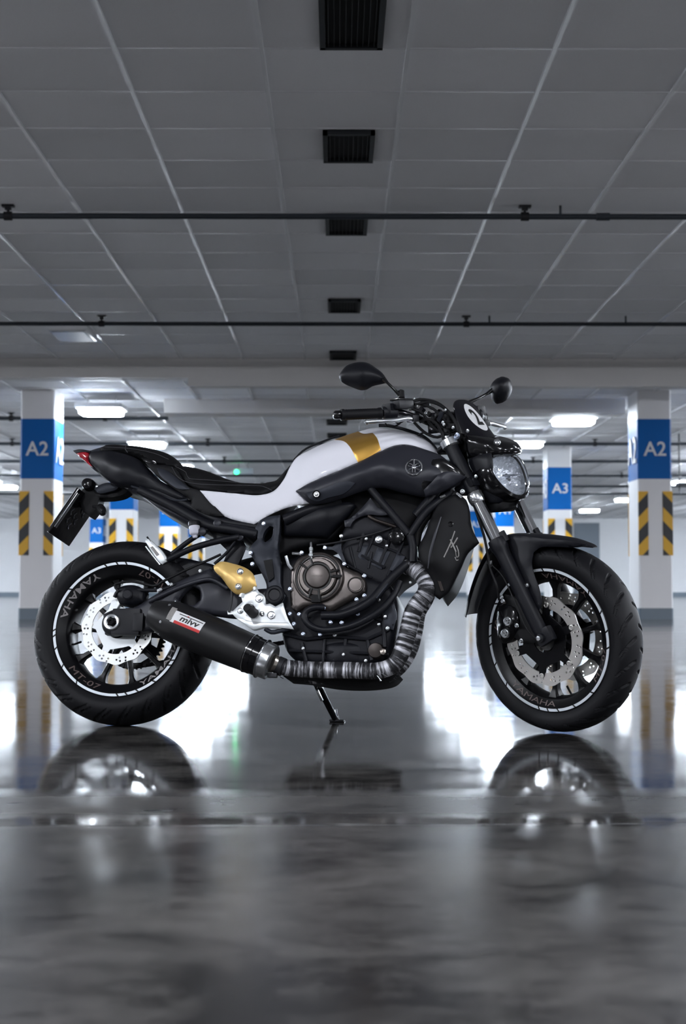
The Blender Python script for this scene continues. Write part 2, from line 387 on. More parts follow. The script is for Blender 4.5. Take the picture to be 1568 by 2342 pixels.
def panel(name, pts, m, parent, ctrl=(), th=.01, edge=.004, res=.009, holes=(), fr=Lb, smooth=True, corner=45, sym=False, er=None, label=None, g=None, off=0, tps=None, ret=False, flip=False):
    """shell traced from (px, py, lateral y) points: its lateral position is interpolated across, it has thickness th and rounded rims"""
    O = np.array([fr(*p) for p in pts]); C3 = [fr(*p) for p in ctrl]
    allp = np.array(list(O) + list(C3))
    T = tps or TPS(allp[:, [0, 2]], allp[:, 1])
    out = refine(O[:, [0, 2]], res, corner, smooth)
    hs = []
    for h in holes:
        H = np.array([fr(*p) for p in h])[:, [0, 2]]; hs.append(refine(H, res * .7, 60, True))
    lo = out.min(0); hi = out.max(0); sx = res; sz = res * .87
    gx, gz = np.meshgrid(np.arange(lo[0], hi[0], sx), np.arange(lo[1], hi[1], sz)); gx = gx + (np.arange(gx.shape[0]) % 2)[:, None] * sx / 2
    gx = gx.ravel(); gz = gz.ravel()
    ok = inside(gx, gz, out)
    for h in hs: ok &= ~inside(gx, gz, h)
    gx, gz = gx[ok], gz[ok]
    d = seg_dist(gx, gz, out)
    for h in hs: d = np.minimum(d, seg_dist(gx, gz, h))
    e = er if er is not None else max(edge * 2, .004)
    k = d > res * .45; inner = np.stack([gx[k], gz[k]], 1)
    # a ring of points close to the rim carries the rounding
    v, f = cdt(out, hs, inner)
    d = seg_dist(v[:, 0], v[:, 1], out)
    for h in hs: d = np.minimum(d, seg_dist(v[:, 0], v[:, 1], h))
    y = T(v[:, 0], v[:, 1]) + off
    q = np.clip(1 - d / e, 0, 1); y = y + edge * (1 - np.sqrt(np.clip(1 - q * q, 0, 1)))
    yb = -y if sym else y + (th - edge if True else th)
    if not sym: yb = np.maximum(T(v[:, 0], v[:, 1]) + off + th, y + .0005)
    n = len(v)
    V = [(a, b, c) for (a, c), b in zip(v, y)] + [(a, b, c) for (a, c), b in zip(v, yb)]
    F = list(f) + [tuple(i + n for i in q)[::-1] for q in f] + [(a, a + n, b + n, b) for a, b in boundary(f)]
    if g is not None: g.add(V, F); return T
    o = mk(name, V, F, m, parent, label=label, angle=50)
    if fr is Fb: steer(o)
    return (o, T) if ret else o
FRONT = set()
def steer(o):
    for q in SIB.pop(o.name, [])[1:]: steer(q)
    if o.parent is not None and o.parent.name in FRONT: FRONT.add(o.name); return o
    A = np.eye(4); A[:3, :3] = SR; A[:3, 3] = SP - SR @ SP
    o.matrix_local = Matrix(A.tolist()); FRONT.add(o.name); return o
def mirror(o, name=None, label=None):
    """copy of a part on the other side of the machine"""
    me = o.data.copy(); bm = bmesh.new(); bm.from_mesh(me)
    for v in bm.verts: v.co.y = -v.co.y
    bmesh.ops.reverse_faces(bm, faces=bm.faces); bm.to_mesh(me); bm.free()
    c = bpy.data.objects.new(name or o.name.split('.')[0], me); COL.objects.link(c); c.parent = o.parent; c.matrix_local = o.matrix_local.copy()
    if o.name in FRONT: FRONT.add(c.name)
    return c
def text2d(s, size=1.0, extr=0.0, bold=0.0):
    """writing as a flat mesh: verts (u right, v up), faces; centred on u, baseline at 0, cap height = size"""
    cu = bpy.data.curves.new('t', 'FONT'); cu.body = s; cu.size = 1; cu.offset = bold; cu.resolution_u = 3
    o = bpy.data.objects.new('t', cu); COL.objects.link(o)
    dg = bpy.context.evaluated_depsgraph_get(); dg.update(); me = bpy.data.meshes.new_from_object(o.evaluated_get(dg))
    v = np.array([tuple(q.co)[:2] for q in me.vertices]); f = [tuple(p.vertices) for p in me.polygons]
    bpy.data.objects.remove(o); bpy.data.curves.remove(cu); bpy.data.meshes.remove(me)
    v[:, 0] -= (v[:, 0].min() + v[:, 0].max()) / 2; v[:, 1] -= v[:, 1].min(); k = size / v[:, 1].max(); return v * k, f
def solid(v3, f, push):
    """give a flat lettering mesh thickness: push = per-vertex offset vectors"""
    n = len(v3); V = list(map(tuple, v3)) + [tuple(np.array(a) + np.array(b)) for a, b in zip(v3, push)]
    return V, [tuple(q) for q in f] + [tuple(i + n for i in q)[::-1] for q in f] + [(a, a + n, b + n, b) for a, b in boundary(f)]
def empty(name, loc, label, cat, group=None):
    o = bpy.data.objects.new(name, None); COL.objects.link(o); o.location = loc; o['label'] = label; o['category'] = cat; o.empty_display_size = .1
    if group: o['group'] = group
    return o
def copy_tree(o, parent=None):
    c = o.copy(); COL.objects.link(c)
    if parent is not None: c.parent = parent
    for ch in o.children: copy_tree(ch, c)
    return c
def structure(o): o['kind'] = 'structure'; return o
# ============================================================ THE CAR PARK
ZH = CAMH + 2.845; ZL = CAMH + 2.60; YB = 17.5; YF = 55.0; YR = -18.0; XW = 22.0
structure(G().add([(-XW, YR, 0), (XW, YR, 0), (XW, YF, 0), (-XW, YF, 0), (-XW, YR, -.1), (XW, YR, -.1), (XW, YF, -.1), (-XW, YF, -.1)],
    [(0, 1, 2, 3), (4, 5, 6, 7), (0, 1, 5, 4), (1, 2, 6, 5), (2, 3, 7, 6), (3, 0, 4, 7)]).make('floor', 'floor', smooth=False))
g = G(); g.box((0, (YR + YB) / 2, ZH + .1), (2 * XW, YB - YR, .2)); g.box((0, (YB + YF) / 2 + .1, ZL + .1), (2 * XW, YF - YB - .2, .2))
structure(g.make('ceiling', 'ceiling', smooth=False))
structure(G().box((0, YF + .1, ZL / 2 + .1), (2 * XW, .2, ZL + .2)).make('wall_back', 'wall_paint', smooth=False))
structure(G().box((0, YR - .1, ZH / 2), (2 * XW, .2, ZH + .2)).make('wall_front', 'wall_dark', smooth=False))
structure(G().box((-XW - .1, (YR + YF) / 2, ZH / 2), (.2, YF - YR, ZH + .2)).make('wall_left', 'wall_paint', smooth=False))
structure(G().box((XW + .1, (YR + YF) / 2, ZH / 2), (.2, YF - YR, ZH + .2)).make('wall_right', 'wall_paint', smooth=False))
structure(G().box((0, YF - .015, .08), (2 * XW, .03, .16)).make('baseboard_back', 'plinth_grey', smooth=False))
structure(G().box((-XW + .015, (YR + YF) / 2, .08), (.03, YF - YR, .16)).make('baseboard_left', 'plinth_grey', smooth=False))
structure(G().box((XW - .015, (YR + YF) / 2, .08), (.03, YF - YR, .16)).make('baseboard_right', 'plinth_grey', smooth=False))
# downstand beams
xs = at(430, 870, YB)[0]
structure(G().box((0, YB + .1, (ZH + ZL) / 2 + .05), (2 * XW, .2, ZH - ZL + .1)).make('trim_1', 'beam_paint', smooth=False))
structure(G().box(((xs + XW) / 2, YB + .09, ZL - .055), (XW - xs, .22, .11)).make('trim_2', 'beam_paint', smooth=False))
xa = at(375, 930, 19.5)[0]; xb = at(1430, 930, 19.5)[0]
structure(G().box(((xa + xb) / 2, 19.75, ZL - .10), (xb - xa, .5, .2)).make('trim_3', 'beam_paint', smooth=False))
# suspended grid of both ceilings
g = G(); bw = .022
for z, y0, y1 in ((ZH, YR, YB), (ZL, YB + .2, YF)):
    k = math.ceil((-XW - TX0) / TX)
    while TX0 + k * TX < XW: g.box((TX0 + k * TX, (y0 + y1) / 2, z - .006), (bw, y1 - y0, .020)); k += 1
    k = math.ceil((y0 - TY0) / TY)
    while TY0 + k * TY < y1 - .05:
        if TY0 + k * TY > 4.5: g.box((0, TY0 + k * TY, z - .001), (2 * XW, .011, .010))
        k += 1
structure(g.make('trim_4', 'grid_white', smooth=False))
# ---- pillars
def pillar(x0, y0, code, label, first=False):
    Wd, Dp = .448, .63
    r = empty('column', (x0 + Wd / 2, y0 + Dp / 2, 0), label, 'pillar', 'numbered pillars of the car park'); b = .02
    hw, hd = Wd / 2, Dp / 2
    def prism(h0, h1, e, bev=b):
        w_, d_ = hw + e, hd + e; c = [(-w_ + bev, -d_), (w_ - bev, -d_), (w_, -d_ + bev), (w_, d_ - bev), (w_ - bev, d_), (-w_ + bev, d_), (-w_, d_ - bev), (-w_, -d_ + bev)]
        v = [(x, y, h0) for x, y in c] + [(x, y, h1) for x, y in c]
        return v, [tuple(range(8))[::-1], tuple(range(8, 16))] + [(i, (i + 1) % 8, (i + 1) % 8 + 8, i + 8) for i in range(8)]
    mk('shaft', *prism(0, ZL, 0), 'column_paint', r, smooth=False)
    mk('blue_band', *prism(1.867, 2.669, .002), 'band_blue', r, smooth=False)
    mk('plinth', *prism(0, .146, .004), 'plinth_grey', r, smooth=False)
    # raised lettering on the front, back and both side faces
    for ax, s, size, wd in (((1, 0), -1, .19, .30), ((-1, 0), 1, .19, .30), ((0, 1), 1, .36, .50), ((0, -1), -1, .36, .50)):
        v, f = text2d(code, size, bold=.01); v[:, 0] *= wd / (v[:, 0].max() - v[:, 0].min()); zc = 2.27 - size / 2
        n = np.array([ax[1], -ax[0], 0]); u = np.array([ax[0], ax[1], 0]); dd = (hd if ax[1] == 0 else hw) + .004
        P = np.array([u * a + n * dd + np.array([0, 0, zc + b_]) for a, b_ in v])
        mk('lettering', *solid(P, f, [n * .012] * len(P)), 'sign_white', r, smooth=False)
    # black and yellow corner guards, front and back faces
    for sy in (-1, 1):
        for sx in (-1, 1):
            gy = G(); gb = G(); w_ = .125; z0, z1 = .847, 1.70; yy = sy * (hd + .008); a = sx * (hw - w_); c = sx * (hw + .004)
            def slab(G_, poly, yf, t=.016):
                n_ = len(poly); v = [(x, yf - t / 2, z) for x, z in poly] + [(x, yf + t / 2, z) for x, z in poly]
                G_.add(v, [tuple(range(n_)), tuple(range(n_, 2 * n_))[::-1]] + [(i, (i + 1) % n_, (i + 1) % n_ + n_, i + n_) for i in range(n_)])
            slab(gy, [(a, z0), (c, z0), (c, z1), (a, z1)], yy)
            p = .375; hh = .19; sl = .135     # chevrons falling away from the corner towards the middle of the pillar
            for k in range(-1, 4):
                zt = z1 - .02 - k * p
                quad = [(a, zt), (c, zt - sl), (c, zt - sl - hh), (a, zt - hh)]
                def clip(poly, lo, hi):
                    for sgn, lim in ((1, lo), (-1, hi)):
                        o_ = []
                        for i in range(len(poly)):
                            (xa_, za), (xb_, zb) = poly[i], poly[(i + 1) % len(poly)]; ia = sgn * (za - lim) >= 0; ib = sgn * (zb - lim) >= 0
                            if ia: o_.append((xa_, za))
                            if ia != ib: t = (lim - za) / (zb - za); o_.append((xa_ + (xb_ - xa_) * t, lim))
                        poly = o_
                        if not poly: return poly
                    return poly
                q = clip(quad, z0, z1)
                if len(q) > 2: slab(gb, q, yy + sy * .0015)
            cg = gy.make('corner_guard', 'hazard_yellow', r, smooth=False); gb.make('chevron', 'hazard_black', cg, smooth=False)
    return r
xL = at(42, 1400, 18.6)[0]; xR = at(1462, 1400, 18.6)[0]
LAB = {0: 'nearest', 1: 'second', 2: 'third', 3: 'fourth', 4: 'fifth'}
def first_pillars():
    pillar(xL, 18.6, 'A2', 'white A2 pillar at the far left edge, nearest on the left, beside the rear wheel')
    pillar(xR, 18.6, 'A2', 'white A2 pillar at the far right edge, behind the front wheel')
    pillar(at(250, 1200, 26.3)[0], 26.3, 'A3', 'brightly lit blue-banded pillar seen below the motorcycle tail')
    pillar(at(1253, 1200, 26.3)[0], 26.3, 'A3', 'brightly lit A3 pillar above the front fender')
    pillar(at(364, 1200, 34)[0], 34, 'A4', 'blue-banded pillar showing between the rear tyre and tail struts')
    pillar(at(1133, 1200, 34)[0] , 34, 'A4', 'blue-banded pillar showing between the two fork legs')
    pillar(at(430, 1200, 42)[0], 42, 'A5', 'pale pillar far back, showing through the bars behind the white reservoir')
    pillar(at(1070, 1200, 42)[0], 42, 'A5', 'pillar far back with blue band between radiator cover and fork')
    pillar(at(205, 1200, 47)[0], 47, 'A3', 'small distant blue pillar right of the number plate')
first_pillars()
# ---- ceiling lights
def make_lamp(lit, deep=.025, d=.80):
    r = bpy.data.objects.new('ceiling_light', None); COL.objects.link(r)
    w = .58
    G().box((0, 0, .03), (w + .06, d + .06, .06), bev=.012).make('housing', 'lamp_case', r)
    if deep in (.065, .12):
        for sx in (-.2, .2): G().tube([(sx, 0, .05), (sx, 0, .19)], .008, 8, smooth=False).make('hanger', 'lamp_case', r)
    P = []
    rr = .1
    for cx_, cy_, a0 in ((w / 2 - rr, d / 2 - rr, 0), (-w / 2 + rr, d / 2 - rr, 90), (-w / 2 + rr, -d / 2 + rr, 180), (w / 2 - rr, -d / 2 + rr, 270)):
        for k in range(5): a = math.radians(a0 + k * 22.5); P.append((cx_ + rr * math.cos(a), cy_ + rr * math.sin(a)))
    n = len(P); v = [(x, y, -.001) for x, y in P] + [(x * .97, y * .97, -deep) for x, y in P]
    mk('diffuser', v, [tuple(range(n)), tuple(range(n, 2 * n))[::-1]] + [(i, (i + 1) % n, (i + 1) % n + n, i + n) for i in range(n)], lit, r, smooth=False)
    return r
def place_lamp(proto, loc, label, grp, used=set()):
    o = proto if proto.name not in used else copy_tree(proto)
    used.add(proto.name)
    o.location = loc; o['label'] = label; o['category'] = 'ceiling light'; o['group'] = grp; return o
lampA = make_lamp('lamp_lit', .065, .52); lampB = make_lamp('lamp_fill_high'); lampD = make_lamp('lamp_front'); lampC = make_lamp('lamp_fill_low', .12)
ZLamp = ZL - .19
spots = [(-3.38, 20.0, 'lit ceiling panel beside the left A2 pillar, nearest of the left row'),
    (3.60, 21.2, 'lit ceiling panel left of the right A2 pillar, nearest of the right row'),
    (-3.37, 24.8, 'lit ceiling panel just above the motorcycle pillion seat'),
    (3.33, 24.7, 'lit ceiling panel just right of the headlight, above the A3 pillar'),
    (-8.5, 35.7, 'lit ceiling panel cut by the left photo edge')]
ordn = ['third', 'fourth', 'fifth', 'sixth', 'seventh']
for k, y in enumerate((29.5, 34.3, 39, 43.8, 48.6)):
    spots += [(-3.37, y, ordn[k] + ' lit panel of the left row, seen below the seat line'), (3.35, y, ordn[k] + ' lit panel of the right row, behind the headlight and fork')]
for k, y in enumerate((34, 41, 47)):
    spots += [(-8.5, y, ordn[k] + ' lit panel of the outer left row, beyond the left A2 pillar'), (8.5, y, ordn[k] + ' lit panel of the outer right row, beyond the right A2 pillar')]
for x, y, l in spots:
    place_lamp(lampA, (x * .962, y * .962, ZLamp), l, 'lit ceiling panels')
far = []
for k, y in enumerate((20.5, 27, 33.5, 40, 46.5)):
    for x, w_ in ((-13.6, 'left'), (13.6, 'right'), (-18.6, 'far left'), (18.6, 'far right')): far.append((x, y, ordn[k] + ' added unseen fill light over the parking rows at the ' + w_ + ' of the hall'))
for k, y in enumerate((21.5, 27.5)):
    for x, w_ in ((-8.5, 'left'), (8.5, 'right')): far.append((x, y, ordn[k] + ' added unseen fill light just outside the ' + w_ + ' A2 pillar'))
for x, y, l in far: place_lamp(lampC, (x, y, ZLamp), l, 'added fill lights of the low ceiling')  # lamps out of view, added to brighten the hall under the low ceiling
for x, y, l in ((-1.9, .3, 'left, just over the viewpoint'), (1.9, .3, 'right, just over the viewpoint'), (-3.4, -5, 'left, first row behind the camera'), (3.4, -5, 'right, first row behind the camera'),
        (-3.4, -10, 'left, second row behind the camera'), (3.4, -10, 'right, second row behind the camera')):
    place_lamp(lampD, (x, y, ZH - .09), 'added unseen fill panel of the high ceiling, ' + l, 'panels of the high ceiling')
for x, y, l in ((-8.5, 3, 'outer left, level with the motorcycle'), (8.5, 3, 'outer right, level with the motorcycle'), (-8.5, 9, 'outer left, beyond the motorcycle'), (8.5, 9, 'outer right, beyond the motorcycle'), (-8.5, -3, 'outer left, behind the camera'), (8.5, -3, 'outer right, behind the camera')):
    place_lamp(lampB, (x, y, ZH - .09), 'added unseen fill panel of the high ceiling, ' + l, 'panels of the high ceiling')  # side panels out of view, added as fill for the high ceiling
# ---- sprinkler pipes
def pipe(Y, z, zc, x0, x1, clamps, rods, coup, label, r=.022):
    e = empty('sprinkler_pipe', (0, Y, z), label, 'pipe', 'sprinkler pipes under the ceiling')
    G().tube([(x0, 0, 0), (x1, 0, 0)], r, 12, smooth=False).make('pipe', 'pipe_grey', e)
    for x in clamps:
        g = G(); g.tube([(x, 0, r), (x, 0, zc - z)], .011, 8, smooth=False); g.tube([(x - .03, 0, 0), (x + .03, 0, 0)], r * 1.5, 12, smooth=False)
        g.box((x, 0, zc - z - .008), (.09, .05, .016)); g.box((x, 0, r + .035), (.045, .03, .02)); g.make('hanger', 'steel_dark', e)
    for x in rods: G().tube([(x, 0, r * .5), (x, 0, zc - z)], .010, 8, smooth=False).make('sprinkler', 'pipe_grey', e)
    for x in coup: G().tube([(x - .05, 0, 0), (x + .05, 0, 0)], r * 1.35, 12, smooth=False).make('coupling', 'pipe_grey', e)
X_ = lambda px, Y: float(at(px, 1000, Y)[0])
Y1 = 10.38; pipe(Y1, at(784, 495, Y1)[2], ZH, -9, 9, [X_(12, Y1), X_(1203, Y1)], [X_(1285, Y1)], [X_(1383, Y1)], 'grey sprinkler pipe crossing the ceiling, nearest and highest in the photo')
Y2 = 14.7; pipe(Y2, at(784, 741, Y2)[2], ZH, -12, 12, [X_(230, Y2), X_(1067, Y2)], [X_(1120, Y2), X_(1433, Y2)], [], 'dark sprinkler pipe just in front of the concrete downstand beam')
def far_pipes():
    for py, x0, x1, cl, lab in ((957, -9, None, [25, 240], 'sprinkler pipe at the left, ending behind the right-hand beam'),
            (1015, -16, 16, [28, 475, 1360], 'sprinkler pipe level with the second pair of lit panels'),
            (1055, -16, 16, [513, 1218], 'sprinkler pipe just below the second pair of lit panels'),
            (1088, -18, 18, [480, 1420], 'sprinkler pipe passing behind the A3 lettering height'),
            (1112, -18, 18, [600], 'thin distant sprinkler pipe above the double pipe'),
            (1130, -18, 18, [1450], 'distant sprinkler pipe at the top of the far wall')):
        zc = ZL - .09; ang = math.atan((zc - CAMH) / 1.0); d = ray(784, py); Y = (zc - CAMH) / d[2] * d[1]
        pipe(Y, zc, ZL, x0, x1 if x1 else X_(385, Y), [X_(c, Y) for c in cl], [], [], lab, r=.03)
far_pipes()
# ---- air vents in the ceiling
def vent(ya, yb, zc, w, label, xc):
    e = empty('ceiling_vent', (xc, (ya + yb) / 2, zc), label, 'vent', 'dark air vents down the middle of the ceiling'); d = yb - ya; fr = .03
    g = G()
    for x, y, sx, sy in ((-w / 2 + fr / 2, 0, fr, d), (w / 2 - fr / 2, 0, fr, d), (0, -d / 2 + fr / 2, w, fr), (0, d / 2 - fr / 2, w, fr)): g.box((x, y, -.018), (sx, sy, .03))
    g.make('frame', 'vent_dark', e, smooth=False); G().box((0, 0, -.006), (w - .04, d - .04, .004)).make('backing', 'vent_black', e, smooth=False)
    n = 9
    for k in range(n): G().box((-w / 2 + fr + (k + .5) * (w - 2 * fr) / n, 0, -.018), (.005, d - 2 * fr, .016)).make('slat', 'vent_slat', e, smooth=False)
xc = .075
for ya, yb, l in ((6.45, 7.24, 'dark slatted ceiling vent cut by the top photo edge'), (8.62, 9.22, 'second dark slatted ceiling vent from the top edge'),
        (10.6, 11.17, 'dark ceiling vent half behind the nearest sprinkler pipe'), (13.8, 14.4, 'dark ceiling vent just above the second sprinkler pipe'),
        (16.9, 17.45, 'thin looking dark vent at the foot of the high ceiling, by the beam')):
    vent(ya, yb, ZH, .33, l, xc)
vent(21.9, 22.5, ZL, .33, 'dark vent in the lower ceiling behind the near brake lever', .0)
vent(23.9, 24.5, ZL, .33, 'farther dark vent in the lower ceiling just above the gold tank stripe', .0)
# ---- unlit lamp, exit lamp, door, far fittings
def fittings():
    p = at(155, 770, 15.3)
    e = empty('ceiling_fixture', (p[0], 15.6, ZH), 'unlit flat grey fixture on the high ceiling at the left', 'light fixture')
    G().box((0, 0, -.03), (.42, .7, .06), bev=.01).make('housing', 'grid_white', e); G().box((0, 0, -.064), (.36, .62, .008)).make('diffuser', 'lamp_off', e)
    Y = 30.0; p = at(556, 1078, Y)
    e = empty('emergency_light', p, 'small grey box with a green lamp hanging above the rider seat', 'emergency light')
    G().box((0, 0, 0), (.42, .08, .13), bev=.01).make('housing', 'lamp_off', e); G().lathe((-.14, -.04, -.02), [(.045, 0), (.045, .02), (.02, .03)], (0, -1, 0), 12).make('green_lamp', 'led_green', e)
    for sx in (-.1, .1): G().tube([(sx, 0, .06), (sx, 0, ZL - p[2])], .006, 6, smooth=False).make('hanger', 'steel_dark', e)
    xa = at(1312, 1250, YF)[0]; xb = at(1370, 1250, YF)[0]; zt = 2.88
    structure(G().box(((xa + xb) / 2, YF - .03, zt / 2), (xb - xa, .06, zt)).make('door_1', 'door_grey', smooth=False))
    e = empty('exit_sign', at(1327, 1172, 50), 'small green and white sign hanging above the grey door', 'sign')
    G().box((0, 0, 0), (.42, .06, .16)).make('housing', 'plinth_grey', e, smooth=False); G().box((0, -.034, 0), (.30, .01, .1)).make('face', 'sign_white', e, smooth=False)
    G().tube([(0, 0, .07), (0, 0, ZL - at(1327, 1172, 50)[2])], .008, 6, smooth=False).make('hanger', 'steel_dark', e)
    Y = 24.0; a = at(1548, 1108, Y); b = at(1640, 1095, Y)
    e = empty('cable_tray', a, 'dark cable tray and bracket beside the right A2 pillar, at the photo edge', 'cable tray')
    G().box((.35, 0, 0), (.7, .3, .06)).make('tray', 'steel_dark', e, smooth=False)
    G().tube([(.04, 0, -.16), (.04, 0, ZL - a[2])], .014, 8, smooth=False).make('hanger', 'steel_dark', e)
fittings()
# ============================================================ THE MOTORCYCLE
BIKE = empty('motorcycle', (0, 0, 0), 'white, gold and black naked motorcycle on its side stand, front wheel turned to its right', 'motorcycle')
A4 = np.eye(4); A4[:3, :3] = BM; A4[:3, 3] = BT; BIKE.matrix_world = Matrix(A4.tolist())
V3 = lambda a: Vector(tuple(map(float, a)))
def PL(pts, fr=Lb): return [V3(fr(*p)) for p in pts]
def part(g, name, m, fr=Lb, parent=BIKE, **k):
    o = g.make(name, m, parent, **k)
    if fr is Fb: steer(o)
    return o
def tub(name, pts, r, m, fr=Lb, parent=BIKE, **k):
    lab = k.pop('label', None)
    return part(G().tube(PL(pts, fr), r, **k), name, m, fr, parent, label=lab)
def disc(g, px, py, y, prof, fr=Lb, axis=(0, -1, 0), seg=32, closed=False): g.lathe(V3(fr(px, py, y)), prof, axis, seg, closed); return g
# ---------------------------------------------------------------- wheels
def wheel(front):
    fr = Fb if front else Lb
    R, w, hw, xc = (RF, .06, .050, WB) if front else (RR, .09, .076, 0.0)
    c = np.array([xc, 0, R]); drop = .55 * w
    # rim and hub
    prof = [(.2235, -hw), (.2215, -hw - .002), (.212, -hw - .001), (.208, -hw + .004), (.186, -hw + (.022 if not front else .016)), (.178, -hw + .034), (.176, 0), (.178, hw - .034), (.186, hw - .02), (.208, hw - .004), (.212, hw + .001), (.2235, hw), (.219, hw - .006), (.190, hw - .03), (.190, -hw + .03), (.219, -hw + .006)]
    g = G(); g.lathe(V3(c), prof, (0, 1, 0), 96, closed=True)
    hr = .045
    g.lathe(V3(c), [(.018, -.062), (hr * .7, -.060), (hr * .8, -.045), (hr, -.03), (hr, .03), (hr * .8, .045), (hr * .7, .06), (.018, .062)], (0, 1, 0), 32)
    rim = part(g, 'front_wheel' if front else 'rear_wheel', 'rim_black', fr)
    # spokes
    base = 264 if front else 175
    for k in range(10):
        a = math.radians(base + 36 * k); d = np.array([math.cos(a), 0, math.sin(a)]); s = np.array([-math.sin(a), 0, math.cos(a)])
        V = []; st = ((.036, .016, .015), (.07, .0085, .013), (.12, .0075, .013), (.155, .009, .015), (.170, .015, .019), (.182, .024, .024))
        for r, hwid, hd in st:
            for u, q in ((-1, -.6), (-.6, -1), (.6, -1), (1, -.6), (1, .6), (.6, 1), (-.6, 1), (-1, .6)): V.append(c + d * r + s * hwid * u + np.array([0, hd * q, 0]))
        F = [(i * 8 + j, i * 8 + (j + 1) % 8, (i + 1) * 8 + (j + 1) % 8, (i + 1) * 8 + j) for i in range(5) for j in range(8)] + [tuple(range(8)), tuple(range(40, 48))]
        o = mk('spoke', V, F, 'rim_black', rim, angle=30)
    # tyre with cut tread
    seg = 720; cs = 56; V = []; F = []
    rep = 26 if front else 24
    for i in range(seg):
        ph = 2 * math.pi * i / seg
        for j in range(cs + 1):
            s = -1 + 2 * j / cs
            if abs(s) > .74:       # sidewall
                q = (abs(s) - .74) / .26; al = 1.0
                y = np.sign(s) * (w * (1 - .0) - (w - hw - .0) * q ** 1.6); r = (R - drop) - ((R - drop) - .2225) * q
                y = np.sign(s) * (w + .0015 * math.sin(q * math.pi) - (w - hw + .001) * q ** 1.8)
                gr = 0
                if .04 < q < .09 : gr = .0006
            else:
                t = s / .74; y = w * math.sin(t * math.pi / 2); r = R - drop * (1 - math.cos(t * math.pi / 2)); at_ = abs(t)
                gr = 0
                # sweeping diagonal grooves
                u = (ph * rep / (2 * math.pi) + (.5 if t > 0 else 0) + .95 * at_ ** 1.5 * (1 if front else -1)) % 1.0
                if .12 < at_ < .93:
                    wd = .055 + .02 * math.sin(at_ * 3.1)
                    if min(u, 1 - u) < wd: gr = .0055
                u2 = (ph * rep / (2 * math.pi) + .45 + (.5 if t > 0 else 0) + 1.5 * (at_ - .5) * (1 if front else -1)) % 1.0
                if .52 < at_ < .86 and min(u2, 1 - u2) < .045: gr = .0045
            V.append(c + np.array([(r - gr) * math.cos(ph), y, (r - gr) * math.sin(ph)]))
        for j in range(cs):
            a = i * (cs + 1) + j; b = ((i + 1) % seg) * (cs + 1) + j; F.append((a, b, b + 1, a + 1))
    for i in range(seg):
        a = i * (cs + 1); b = ((i + 1) % seg) * (cs + 1); F.append((a, a + cs, b + cs, b))
    mk('tyre', V, F, 'rubber', rim, angle=60)
    # reflective tape, broken where the photo shows gaps
    if front: zc_, zs, zo = (737, 968), 3.409, (1040, 1180); gaps = [(685, 415), (780, 420), (1050, 590), (1160, 740), (1185, 900), (1200, 1030), (1065, 1370), (930, 1480), (805, 1515), (725, 1515), (655, 1505), (395, 1320), (315, 1155), (285, 1000), (275, 935), (280, 840), (318, 680)]
    else: zc_, zs, zo = (700, 715), 3.409, (60, 1230); gaps = [(620, 210), (710, 205), (780, 205), (355, 410), (215, 720), (215, 765), (240, 860), (285, 1000), (395, 1125), (710, 1230), (780, 1225), (870, 1210), (1010, 1140), (1140, 1010), (1150, 960), (1220, 850), (960, 250)]
    A = []
    for gx, gy in gaps:
        p = fr(zo[0] + gx / zs, zo[1] + gy / zs, -hw); A.append(math.atan2(p[2] - R, p[0] - xc) % (2 * math.pi))
    A.sort()
    for sd in (-1, 1):
        g = G()
        for i, a in enumerate(A):
            b = A[(i + 1) % len(A)] + (2 * math.pi if i == len(A) - 1 else 0); a2 = a + .014; b2 = b - .014; n = max(2, int((b2 - a2) / .03))
            if b2 - a2 < .02: continue
            V = []
            for k in range(n + 1):
                t = a2 + (b2 - a2) * k / n
                for r, sk in ((.2122, -.012), (.2207, .012)): V.append(c + np.array([r * math.cos(t + sk), sd * (hw + .0026), r * math.sin(t + sk)]))
            f = [(2 * k, 2 * k + 1, 2 * k + 3, 2 * k + 2) for k in range(n)]
            g.add(*solid(V, f, [np.array([0, -sd * .0035, 0])] * len(V)))
        g.make('rim_stripe', 'rim_tape', rim, smooth=False)
    # lettering on the sloping face of the rim
    def arc_text(s, mid, size, m, bold=0):
        v, f = text2d(s, size, bold=bold); P = []
        for u, b in v:
            t = math.radians(mid) + u * 1.85 / .196; r = .2055 - b; yy = -hw + .004 + (.208 - r) / .022 * (.018 if not front else .012) - .0012
            P.append(c + np.array([r * math.cos(t), yy, r * math.sin(t)]))
        mk('lettering', *solid(P, f, [np.array([0, -.0008, 0])] * len(P)), m, rim, smooth=False)
    if front:
        for md in (156, 336): arc_text('MT-07', md, .0155, 'letter_dim')
        for md in (66, 246): arc_text('YAMAHA', md, .0155, 'letter_dim')
    else:
        for md in (57, 237): arc_text('MT-07', md, .0175, 'letter_dim', .0)
        for md in (142, 322): arc_text('YAMAHA', md, .0175, 'letter_grey', .012)
    g = G()       # valve
    a = math.radians(base + 18); d = np.array([math.cos(a), 0, math.sin(a)]); g.tube([V3(c + d * .178), V3(c + d * .150 + np.array([0, -.012, 0]))], .0035, 8, smooth=False); g.make('valve_stem', 'rubber_soft', rim)
    return rim, c
